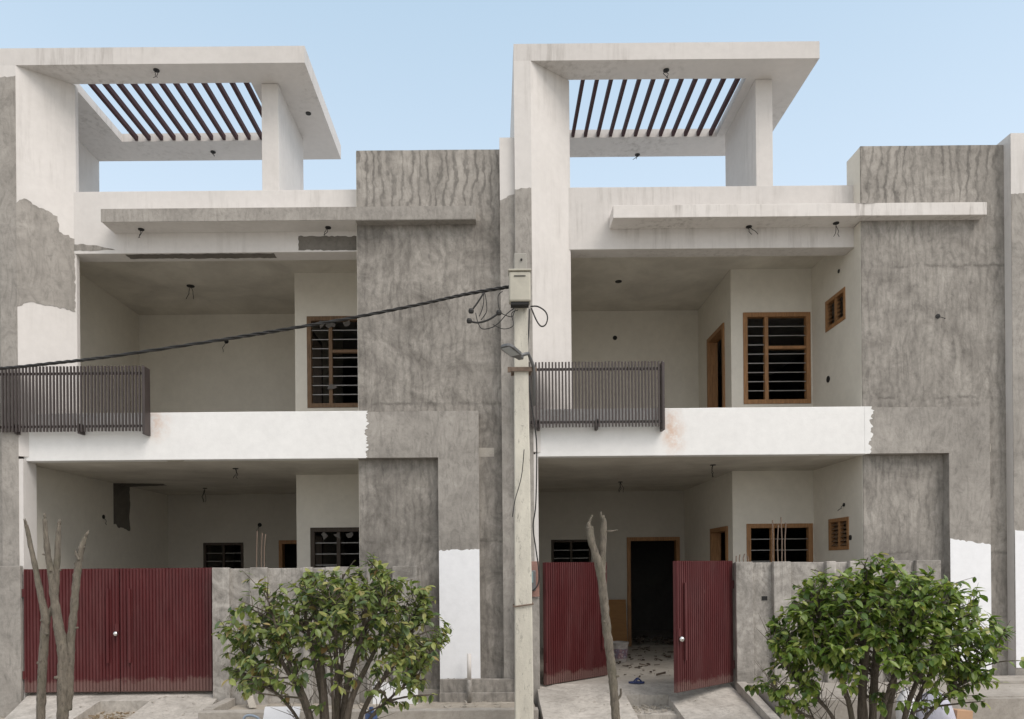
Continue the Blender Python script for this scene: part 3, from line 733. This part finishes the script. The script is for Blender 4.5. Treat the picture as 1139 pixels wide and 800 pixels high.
m.quad(top[0][0], top[0][1], bot[0][1], bot[0][0]); m.quad(top[-1][0], top[-1][1], bot[-1][1], bot[-1][0])
lh = m.build('lamp_head', M['lampg'], t, T, bevel=.006)
m = MB(); c0 = b0+ax*L*.36-up_*.019; c1 = b0+ax*L*.93-up_*.019
m.plate([c0+sd_*.06, c0-sd_*.06, c1-sd_*.058, c1+sd_*.058], -up_, .004); m.build('lamp_lens', M['lens'], lh, T)
m = MB(); z = at(570, 674, 8.9).z
m.tube([(PX-.118, PY-.108, z-.01), (PX, PY-.112, z+.005), (PX+.118, PY-.108, z+.02), (PX+.12, PY+.11, z+.03), (PX-.12, PY+.11, z), (PX-.118, PY-.108, z-.01)], .011, 6); m.build('wire_tie', M['rebar'], t, T)

# ------------------------------------------------------------------ cables
def smooth_pts(pts, n=8):
    pts = [Vector(p) for p in pts]; out = []
    for i in range(len(pts)-1):
        p0 = pts[max(i-1, 0)]; p1 = pts[i]; p2 = pts[i+1]; p3 = pts[min(i+2, len(pts)-1)]
        for k in range(n):
            u = k/n; out.append(.5*((2*p1)+(p2-p0)*u+(2*p0-5*p1+4*p2-p3)*u*u+(3*p1-p0-3*p2+p3)*u**3))
    out.append(pts[-1]); return out
main = [(-17.0, 8.9, 4.75), (-11.0, 8.9, 4.32)]+[at(x, y, 8.9) for x, y in ((-60, 413), (0, 410), (60, 404), (120, 397), (240, 379), (320, 366), (400, 352), (470, 338), (520, 327), (567, 319))]
ctr = smooth_pts(main, 14)
t = tag(bpy.data.objects.new('overhead_cable', None), 'thick twisted black overhead cable sagging across the left house to the pole box', 'cable'); COL.objects.link(t)
t.location = main[-1]
for ph in (0, 2.1, 4.2):
    m = MB(); m.tube([p+Vector((0, math.cos(i*.8+ph), math.sin(i*.8+ph)))*(.0115+.004*mnoise.noise(p*.9)) for i, p in enumerate(ctr)], .0105, 6)
    m.build('strand', M['cable'], t, main[-1], smooth=True)
def wire(name, pts, r, label, cat='wire', group=None, Y=8.85):
    ps = smooth_pts([at(*p, Y) if len(p) == 2 else Vector(p) for p in pts], 6)
    m = MB(); m.tube(ps, r, 6); return tag(m.build(name, M['cable'], None, ps[0], smooth=True), label, cat, group)
def conn(par, px, py, Y=8.85, s=.035):
    c = at(px, py, Y); m = MB(); prof = [(.004, -.03), (s*.8, -.025), (s, 0), (s*.8, .025), (.004, .03)]; m.lathe(prof, c, 10)
    m.build('connector', M['cable'], par, tuple(par.location))
G = 'loose cable ends hanging by the pole box'
w = wire('hanging_cable', [(538, 326), (533, 334), (528, 341), (524, 346)], .011, 'short cable tail dropping from the twisted cable to the upper left connector', 'cable', G); conn(w, 524, 346)
w = wire('hanging_cable', [(522, 357), (531, 359), (543, 356), (554, 349)], .012, 'cable running level between two black connectors left of the pole', 'cable', G); conn(w, 522, 357); conn(w, 555, 348)
wire('hanging_cable', [(539, 325), (541, 336), (541, 347), (535, 356)], .006, 'thin bowed wire hanging from the twisted cable down to the level cable', 'cable', G)
wire('hanging_cable', [(538, 326), (538, 336), (536, 345), (533, 352)], .006, 'thin wire hanging straight down inside the bowed one', 'cable', G)
wire('hanging_cable', [(572, 343), (564, 349), (556, 358), (548, 364), (537, 366), (532, 360), (529, 348)], .006, 'thin wire looping low from under the pole box to the left', 'cable', G)
wire('hanging_cable', [(573, 344), (570, 352), (563, 351), (556, 346), (554, 330), (559, 324)], .0055, 'thin wire curling up beside the left of the pole box', 'cable', G)
wire('hanging_cable', [(576, 345), (569, 349), (571, 362), (560, 366), (548, 361)], .005, 'thinnest wire crossing the pole just under its box', 'cable', G)
wire('hanging_cable', [(590, 341), (598, 341), (606, 346), (609, 353), (607, 361), (602, 363), (597, 357), (591, 343)], .009, 'black cable loop sticking out right of the pole box', 'cable', G)
wire('service_cable', [(589, 344), (588, 370), (586.5, 400), (590, 440), (595, 475), (597, 500), (596, 560), (593, 585), (596, 610), (599, 632), (599, 648), (594, 656), (588, 657)], .010, 'black cable running down beside the pole to the electric meter', 'cable', None, 9.9)
wire('service_cable', [(583, 500), (580, 530), (573, 556), (570, 575)], .006, 'thin wire lying down the lower face of the pole', 'cable', None, 8.86)

# electric meter on the pillar
t = thing('electric_meter', 'electric meter on a reddish backing beside the pole', 'meter', (.5, 10.58, 1.65)); T = (.5, 10.58, 1.65)
m = MB(); m.box(.44, .655, 10.54, 10.584, 1.41, 1.93, seg=.08); m.build('backing_plate', M['brick'], t, T, wob=.006, bevel=.006)
m = MB(); m.box(.44, .60, 10.44, 10.538, 1.50, 1.80); q = m.build('meter_case', M['lampg'], t, T, bevel=.015)
m = MB(); m.box(.455, .56, 10.428, 10.439, 1.62, 1.78); m.build('meter_window', M['glassg'], q, T, bevel=.003)

# ------------------------------------------------------------------ pollarded trees
def limb(par, pts, name='branch', Y=8.0, rough=.16, ns=10, origin=(0, 0, 0)):
    """pts: (px, py, width in px [, dY])"""
    P_ = []; rr = []
    for p in pts: P_.append(at(p[0], p[1], Y+(p[3] if len(p) > 3 else 0))); rr.append(p[2]*Y/FPX/2*(.66 if p[0] < 300 else .78))
    ps = []; rs = []
    sm = smooth_pts(P_, 6); k = len(sm)-1
    for i, q in enumerate(sm):
        f = i/k*(len(rr)-1); a = int(min(f, len(rr)-2)); ps.append(q); rs.append(rr[a]+(rr[a+1]-rr[a])*(f-a))
    m = MB()
    fine = [ps[0]]; fr_ = [rs[0]]
    for a_, b_, ra, rb in zip(ps, ps[1:], rs, rs[1:]):
        n_ = max(1, int((b_-a_).length/.025))
        for k_ in range(1, n_+1): fine.append(a_.lerp(b_, k_/n_)); fr_.append((ra+(rb-ra)*k_/n_)*(1+.10*mnoise.noise(a_.lerp(b_, k_/n_)*9)))
    m.tube(fine, fr_, 14, rough)
    rnd = random.Random(int(pts[0][0]*7+pts[0][1]))
    for _ in range(int(len(fine)/16)):                  # knots and cut side shoots
        j = rnd.randrange(3, len(fine)-2) if len(fine) > 8 else 1
        d_ = Vector((rnd.uniform(-1, 1), rnd.uniform(-1, .2), rnd.uniform(.1, .5))).normalized(); r_ = fr_[j]
        m.tube([fine[j]+d_*r_*.5, fine[j]+d_*(r_*1.12), fine[j]+d_*(r_*1.12+rnd.uniform(.005, .03))], [r_*.45, r_*.34, r_*.24], 7, .2)
    # splintered stub end: a few shards
    return m, ps, rs
def shards(m, p, d, r, seed, n=3):
    rnd = random.Random(seed)
    for k in range(5):
        o_ = Vector((rnd.uniform(-1, 1), rnd.uniform(-1, 1), 0))*r*.6
        L_ = rnd.uniform(.01, .08)
        m.tube([p+o_-d*.04, p+o_+d*L_*.6+Vector((rnd.uniform(-.01, .01), 0, 0)), p+o_*1.25+d*L_], [r*.5, r*.42, r*.22], 6, .3)
TY = 8.0; b0 = at(60, 850, TY); b0.z = -.3
t = thing('pollarded_tree', 'bare pollarded tree with four cut stems in front of the closed gate', 'tree', b0, 'cut back street trees'); T = tuple(b0)
def addlimb(pts, name, seed, Y=TY, stub=True):
    m, ps, rs = limb(t, pts, Y=Y)
    if stub: shards(m, ps[-1], (ps[-1]-ps[-3]).normalized(), rs[-1], seed)
    return m.build(name, M['bark'], t, T, smooth=True)
addlimb([(44, 850, 16), (45, 800, 14), (47, 750, 13.5), (50, 700, 14), (51, 688, 14), (46, 665, 10.5), (40, 635, 8.5), (34, 607, 7.5), (29.5, 584, 5.5)], 'trunk', 1)
addlimb([(71, 850, 21), (70, 800, 19), (70.5, 760, 18), (70, 725, 18), (65, 695, 15), (61, 670, 14), (58, 645, 12), (53, 615, 9), (49.5, 577, 6.5)], 'trunk', 2)
addlimb([(52, 690, 9), (56, 680, 8), (60, 672, 8)], 'branch', 3, TY+.02, False)
addlimb([(61, 668, 11), (62, 645, 11), (63.5, 625, 10), (64.5, 600, 8.5), (66, 584, 6)], 'branch', 4, TY+.04)
addlimb([(76, 790, 12), (78, 740, 13), (79, 710, 12.5), (82, 680, 12), (84.5, 650, 12), (88, 625, 10.5), (92, 606, 9), (95, 597, 6)], 'branch', 5, TY+.03)
addlimb([(88, 623, 5), (85, 617, 3.5), (83.5, 612, 2)], 'branch', 6, TY, False)
TY2 = 8.0; b0 = at(688, 850, TY2); b0.z = -.3
t = thing('pollarded_tree', 'bare leaning tree trunk with forked cut top in front of the open gate', 'tree', b0, 'cut back street trees'); T = tuple(b0)
addlimb([(688, 850, 13), (685, 800, 12), (681, 750, 12.5), (675, 700, 12), (671, 660, 12.5), (668, 635, 13), (662, 615, 11), (657.5, 600, 10.5), (656, 586, 10.5)], 'trunk', 7, TY2)
addlimb([(669, 640, 12), (670, 620, 10), (671, 600, 9.5), (671.5, 584, 8.5), (671, 577, 8)], 'branch', 8, TY2+.02)
addlimb([(673, 590.5, 2.2), (679, 591, 2.2), (687, 589.5, 1.2)], 'branch', 9, TY2, False)
addlimb([(655, 584, 4), (657, 577, 3), (659, 573, 2.5)], 'branch', 10, TY2, False)
addlimb([(684, 780, 4), (690, 774, 3.5), (690.5, 766, 2.5)], 'branch', 11, TY2, False)

# ------------------------------------------------------------------ bushes
def leaf_mesh(m, p, d, nrm, L, w, rnd):
    d = d.normalized(); s_ = d.cross(nrm).normalized(); n_ = s_.cross(d).normalized()
    droop = rnd.uniform(.05, .3); fold = rnd.uniform(.1, .35)
    st = [(.0, .06), (.2, .72), (.45, 1.0), (.72, .72), (1.0, .0)]
    mid = []; lf = []; rt = []
    for f, ww in st:
        c = p+d*L*f-n_*L*droop*f*f; mid.append(len(m.v)); m.v.append(c)
        e = w*ww/2
        lf.append(len(m.v)); m.v.append(c+s_*e+n_*e*fold); rt.append(len(m.v)); m.v.append(c-s_*e+n_*e*fold)
    for k in range(3):
        m.f.append((mid[k], mid[k+1], lf[k+1], lf[k])); m.f.append((mid[k+1], mid[k], rt[k], rt[k+1]))
    m.f.append((mid[3], mid[4], lf[3])); m.f.append((mid[4], mid[3], rt[3]))

def bush(label, base, ctr, rad, stems, ntw, leafmat, seed, shell, skirt=None, lump=.32, low=-.55, dens=7, thin=None):
    rnd = random.Random(seed); t = thing('bush', label, 'bush', base, 'clipped street bushes'); T = tuple(base)
    base = Vector(base); ctr = Vector(ctr); rad = Vector(rad)
    pts_all = []; m = MB()
    for (bx_, by_, ex, ey, ez, r0) in stems:           # stems: foot offset, end point (relative to the crown centre, in crown radii), radius
        a = base+Vector((bx_, by_, 0)); e = ctr+Vector((ex*rad.x, ey*rad.y, ez*rad.z))
        k1 = a.lerp(e, .35)+Vector((-(e.x-a.x)*.10, rnd.uniform(-.05, .05), .10)); k2 = a.lerp(e, .7)+Vector((rnd.uniform(-.06, .06), rnd.uniform(-.06, .06), .04))
        ps = smooth_pts([a, k1, k2, e], 8); n = len(ps)
        m.tube(ps, [r0*.78*(1-.75*i/(n-1)) for i in range(n)], 9, .22)
        pts_all += [(p, r0*(1-.78*i/(n-1))) for i, p in enumerate(ps) if i > n*.25]
    m.build('trunk', M['twig'], t, T, smooth=True)
    tw = MB(); lm = MB()
    def mod(v):                                         # lumpy outline
        return 1+lump*mnoise.noise(v*2.1+Vector((seed, 0, 0)))+lump*.5*mnoise.noise(v*5+Vector((0, seed, 0)))
    made = 0; mids = []
    while made < ntw:
        v = Vector((rnd.gauss(0, 1), rnd.gauss(0, 1), rnd.gauss(0, 1))).normalized()
        rr = rnd.uniform(shell, 1.0)**.6
        if v.z < low and rnd.random() < .85: continue
        pw = 3.0; v2 = v/((abs(v.x)**pw+abs(v.y)**pw+abs(v.z)**pw)**(1/pw)); v2 = v2*.94
        q = v2*rr*mod(v)
        if thin and thin(q, rnd): continue
        tip = ctr+Vector((q.x*rad.x, q.y*rad.y, q.z*rad.z))
        if tip.z < base.z+.25: continue
        cand = mids+pts_all if rnd.random() < .6 else pts_all
        bp = min(cand, key=lambda c: (c[0]-tip).length+max(0, c[0].z-tip.z+.12)*2.2+rnd.uniform(0, .12))
        st_ = bp[0]; Lw = (tip-st_).length
        if Lw < .08: st_ = tip-Vector((v.x*.1, v.y*.1, .08)); Lw = .12
        bend = Vector((rnd.uniform(-.1, .1), rnd.uniform(-.1, .1), rnd.uniform(-.02, .10)))*Lw
        ps = smooth_pts([st_, st_.lerp(tip, .5)+bend, tip], 4)
        r0 = min(bp[1]*.6, .006+.009*Lw); tw.tube(ps, [r0*(1-.7*i/(len(ps)-1))+.0012 for i in range(len(ps))], 5, .1, False)
        if Lw > .2: mids += [(ps[i], r0*.7) for i in (3, 5)]
        out = (tip-st_).normalized()
        for k in range(rnd.randint(dens-3, dens+2)):
            f = rnd.uniform(max(.35, 1-.26/Lw), 1.0); idx = min(int(f*(len(ps)-1)), len(ps)-2); c = ps[idx].lerp(ps[idx+1], f*(len(ps)-1)-idx)
            az = rnd.uniform(0, 2*math.pi)
            hang = rnd.random() < .62
            d = Vector((math.cos(az), math.sin(az), rnd.uniform(-2.0, -.5) if hang else rnd.uniform(-.6, .3)))+out*.45+v*.45
            nr = Vector((math.cos(az), math.sin(az), .55))*(.8 if hang else .2)+Vector((rnd.uniform(-.5, .5), rnd.uniform(-.5, .5), .8))+v*.6
            L = rnd.uniform(.05, .085) if rnd.random() < .35 else rnd.uniform(.08, .118); leaf_mesh(lm, c, d, nr, L, L*rnd.uniform(.44, .66), rnd)
        made += 1
    # bare whippy twigs in the inside of the bush
    for k in range(int(ntw*.3)):
        bp = rnd.choice([c_ for c_ in pts_all if c_[0].z < ctr.z+rad.z*.35]); d = Vector((rnd.uniform(-.8, .8), rnd.uniform(-.6, .6), rnd.uniform(.1, .8))).normalized()
        L = rnd.uniform(.12, .38); p = bp[0]
        tw.tube([p, p+d*L*.5+Vector((rnd.uniform(-.03, .03), 0, .02)), p+d*L+Vector((rnd.uniform(-.05, .05), 0, .05))], [.005, .0035, .0015], 5, 0, False)
    tw.build('twigs', M['twig'], t, T)
    lm.build('foliage', leafmat, t, T)
    return t
BY = 7.55
def bx(px): return (px-VX)*BY/FPX
def bz(py): return EYE-(py-VY)*BY/FPX
random.seed(3)
bush('twiggy pale green bush in front of the left house wall', (bx(368), BY, -.3), (bx(374), BY, bz(711)), (1.12, .82, .82),
     [(-.12, 0, -.75, .1, .35, .05), (-.05, .08, -.40, .3, .7, .055), (-.02, -.05, -.18, -.2, .8, .06), (.02, 0, .05, .1, .85, .05),
      (.06, .06, .25, .3, .8, .06), (.10, -.04, .48, -.2, .65, .055), (.14, .02, .78, .1, .35, .045), (-.08, -.06, -.55, -.4, .55, .04), (.0, .1, .1, .5, .7, .035), (.16, 0, .92, -.2, -.10, .03), (-.16, 0, -.95, 0, .0, .03), (.03, -.05, .0, -.4, .75, .025), (-.1, .05, -.3, .0, .75, .025)],
     780, M['leafL'], 11, .40, low=-.55, dens=7, thin=lambda q, r: (q.z < .05 and abs(q.x) < .60 and r.random() < .66) or (q.x < -.3 and q.z > .3 and r.random() < .35))
bush('dense glossy dark green bush in front of the right house wall', (bx(962), BY, -.3), (bx(975), BY, bz(718)), (1.19, .86, .86),
     [(-.02, 0, -.10, .0, .8, .075), (.06, .05, .12, .2, .75, .06), (-.10, -.02, -.55, -.1, .55, .045), (-.16, 0, -.9, .1, .0, .035),
      (.15, .05, .45, .1, .65, .05), (.28, 0, .60, -.2, .55, .045), (.34, .03, .85, .1, .30, .04), (.02, -.1, .15, -.5, .6, .035), (-.2, .05, -.98, -.2, -.5, .03), (.10, .1, .2, .5, .7, .035), (.3, -.06, .95, -.3, .0, .03)],
     1080, M['leafR'], 23, .36, low=-.62, dens=8, thin=lambda q, r: (q.z < -.22 and -.62 < q.x < .55 and r.random() < .85))

# ------------------------------------------------------------------ small things
# drain pipe in front of the white moulding foot
t = thing('drain_pipe', 'thin upright pipe painted half white in front of the white wall foot', 'pipe', (-.385, 10.66, -.1)); T = (-.385, 10.66, -.1)
m = MB(); m.tube([(-.385, 10.58, -.13), (-.385, 10.58, .20)], .033, 10); m.build('pipe_foot', M['cem_pale'], t, T, smooth=True)
m = MB(); m.tube([(-.385, 10.58, .20), (-.385, 10.58, .58)], .032, 10); m.build('pipe_top', M['stained'], t, T, smooth=True)
# plank leaning on the wall
m = MB(); a = at(282, 787, 10.15); b_ = at(273, 757, 10.44); s_ = Vector((.05, 0, 0))
m.plate([a-s_, a+s_, b_+s_*.8, b_-s_*.9], (0, -1, 0), .03)
tag(m.build('plank', M['plank'], None, tuple(a), bevel=.003), 'weathered wooden plank leaning on the grey wall left of the left bush', 'plank')
# white board behind left bush
m = MB(); a = at(292, 806, 8.9); b_ = at(332, 806, 8.9); up = Vector((0, .12, .20))
m.plate([a, b_, b_+up, a+up], (0, -1, 0), .025)
tag(m.build('board', M['white_pl'], None, tuple(a), bevel=.003), 'white board lying against the kerb behind the left bush', 'board')
# blue pipe end
m = MB(); m.tube(smooth_pts([at(268, 812, 8.8), at(272, 798, 8.8), at(280, 796, 8.8), at(288, 800, 8.8), at(290, 812, 8.8)]), .016, 8)
tag(m.build('hose', mat_simple('pale_blue_hose', (.32, .38, .46), .5), None, tuple(at(268, 812, 8.8)), smooth=True), 'pale blue hose loop on the ground left of the white board', 'hose')
m = MB(); c = at(413, 797, 8.4); m.lathe([(.01, -.12), (.07, -.1), (.075, .02), (.03, .07), (.025, .11), (.004, .112)], c, 12)
tag(m.build('bottle', mat_simple('blue_plastic', (.10, .16, .36), .4), None, tuple(c), smooth=True), 'crushed blue plastic bottle under the right side of the left bush', 'bottle')
# sacks behind right bush
def sack(px, py, Y, w, hgt, mat, label, seed, cat='sack', name='sack'):
    c = at(px, py, Y); m = MB(); prof = [(.02, 0), (w*.9, .02), (w, hgt*.3), (w*.85, hgt*.7), (w*.4, hgt*.92), (.03, hgt)]
    m.lathe(prof, c, 18)
    for v in m.v:
        d = v-c; n_ = mnoise.noise(v*7+Vector((seed, 0, 0))); v.x += n_*.05; v.y += n_*.04; v.z += mnoise.noise(v*5)*.04
    return tag(m.build(name, mat, None, tuple(c), smooth=True), label, cat)
sack(1008, 810, 9.0, .11, .52, M['white_pl'], 'tall white plastic sack behind the stems of the right bush', 1)
sack(1038, 812, 9.0, .24, .50, M['lilac'], 'greyish lilac plastic sack right of the white sack behind the right bush', 2)
m = MB(); c = at(1066, 806, 9.0); m.box(c.x-.13, c.x+.13, c.y-.08, c.y+.06, c.z-.05, c.z+.19)
o = tag(m.build('carton', M['card'], None, tuple(c), bevel=.006), 'brown cardboard carton at the right foot of the right bush', 'carton'); o.rotation_euler = (0, .12, .3)
# porch items
c = at_z(689, 736, FZ[1]); m = MB(); m.lathe([(.13, 0), (.165, .33), (.175, .335), (.175, .365), (.155, .365), (.15, .30), (.02, .29)], c, 24)
t = tag(m.build('paint_bucket', M['dirty_pl'], None, tuple(c), smooth=False), 'white printed paint bucket on the porch floor left of the dark doorway', 'bucket')
m = MB()
for k in range(24):
    a0, a1 = 2*math.pi*k/24, 2*math.pi*(k+1)/24
    m.quad(*[(c.x+r_*math.cos(a), c.y+r_*math.sin(a), c.z+z) for a, r_, z in ((a0, .141, .07), (a1, .141, .07), (a1, .158, .245), (a0, .158, .245))])
def mat_print():
    mm, nt, b = newmat('bucket_print'); f = noise(nt, pos(nt), 14, 4, .7)
    nt.links.new(ramp(nt, f, [(.35, (.40, .38, .38)), (.48, (.22, .11, .13)), (.56, (.12, .11, .17)), (.66, (.38, .36, .36))]), b.inputs['Base Color']); return mm
m.build('printed_band', mat_print(), t, tuple(c))
m = MB(); m.plate([(2.15, 15.55, FZ[1]), (2.86, 15.55, FZ[1]), (2.86, 15.72, 1.12), (2.15, 15.72, 1.12)], (0, -1, 0), .02)
tag(m.build('plywood_sheet', M['ply'], None, (2.5, 15.6, FZ[1])), 'orange brown plywood sheet leaning on the back wall left of the doorway', 'board')
c = at_z(708, 760, FZ[1]+.004); m = MB()
sole = [(math.cos(a)*.12, math.sin(a)*(.042 if math.cos(a) < 0 else .05)) for a in [2*math.pi*k/18 for k in range(18)]]
m.plate([(c.x+x, c.y+y, c.z) for x, y in sole], (0, 0, 1), .025); t = m.build('slipper', M['blue'], None, tuple(c)); tag(t, 'blue rubber slipper lying at the open gateway', 'slipper')
m = MB(); m.tube(smooth_pts([c+Vector((-.03, -.055, .02)), c+Vector((.02, -.03, .07)), c+Vector((.07, 0, .03)), c+Vector((.02, .03, .07)), c+Vector((-.03, .055, .02))]), .011, 6); m.build('strap', M['blue'], t, tuple(c))
# wood pile inside the door
rnd = random.Random(8)
def litter(name, label, spots, mat, kind='stuff'):
    m = MB()
    for x, y, z, s in spots:
        a = rnd.uniform(0, 6.28); L = s*rnd.uniform(.6, 2.2); w = s*rnd.uniform(.25, .6); d = Vector((math.cos(a), math.sin(a), rnd.uniform(-.05, .25))); e = Vector((-d.y, d.x, 0))
        p = Vector((x, y, z+.004)); m.plate([p, p+d*L, p+d*L+e*w, p+e*w*rnd.uniform(.5, 1)], (0, 0, 1), s*rnd.uniform(.08, .4))
    return tag(m.build(name, mat, None, (0, 0, 0)), label, 'debris', None, kind)
litter('debris', 'dark scraps of wood and wire scattered over the right porch floor', [(rnd.uniform(1.9, 3.6), rnd.uniform(11.4, 15.6), FZ[1], rnd.choice([.02, .03, .05, .08])) for _ in range(130)], M['scrap'])
litter('rubble', 'pale crumbs of broken cement on the right drive and in its cut channel', [(rnd.uniform(1.88, 2.44), rnd.uniform(9.74, 10.25), -.145 if rnd.random() < .5 else -.15, rnd.choice([.02, .03, .05])) for _ in range(90)]+[(x, y, zr(y, .085), rnd.choice([.012, .02])) for x, y in [(rnd.uniform(.8, 3.3), rnd.uniform(9.2, 10.7)) for _ in range(40)] if not 1.86 < x < 2.46], M['plank'])
litter('leaf_litter', 'dry leaves and crumbs in the broken strip of the left drive', [(rnd.uniform(-5.7, -5.02), rnd.uniform(9.64, 10.38), zr(10., .02)-.10, rnd.choice([.02, .035, .05])) for _ in range(160)], M['straw'])
m = MB(); m.box(-5.72, -5.0, 9.62, 10.40, -.32, zr(10., .02)-.10, seg=.08); struct('soil_patch', m, M['dirt'], wob=.03)
litter('rubble', 'pale cement crumbs scattered on the left drive and its left edge', [(x, y, zr(y, .02) if x > -6.7 else -.28, rnd.choice([.012, .02, .03])) for x, y in [(rnd.uniform(-7.4, -4.2), rnd.uniform(9.2, 10.6)) for _ in range(60)] if not -5.75 < x < -4.97], M['plank'])
litter('rubble', 'sand and broken cement bits strewn along the front kerb and planting bed', [(rnd.uniform(-3.7, .5), rnd.uniform(9.7, 10.5), -.12, rnd.choice([.02, .03, .05])) for _ in range(120)]+[(rnd.uniform(3.7, 8.5), rnd.uniform(9.4, 10.6), .128, rnd.choice([.012, .02, .035])) for _ in range(90)], M['plank'])
litter('timber_scraps', 'heap of brown timber scraps inside the dark doorway', [(rnd.uniform(3.2, 4.0), rnd.uniform(15.9, 16.8), FZ[1]+rnd.uniform(0, .12), rnd.choice([.06, .12])) for _ in range(40)], M['scrap'])
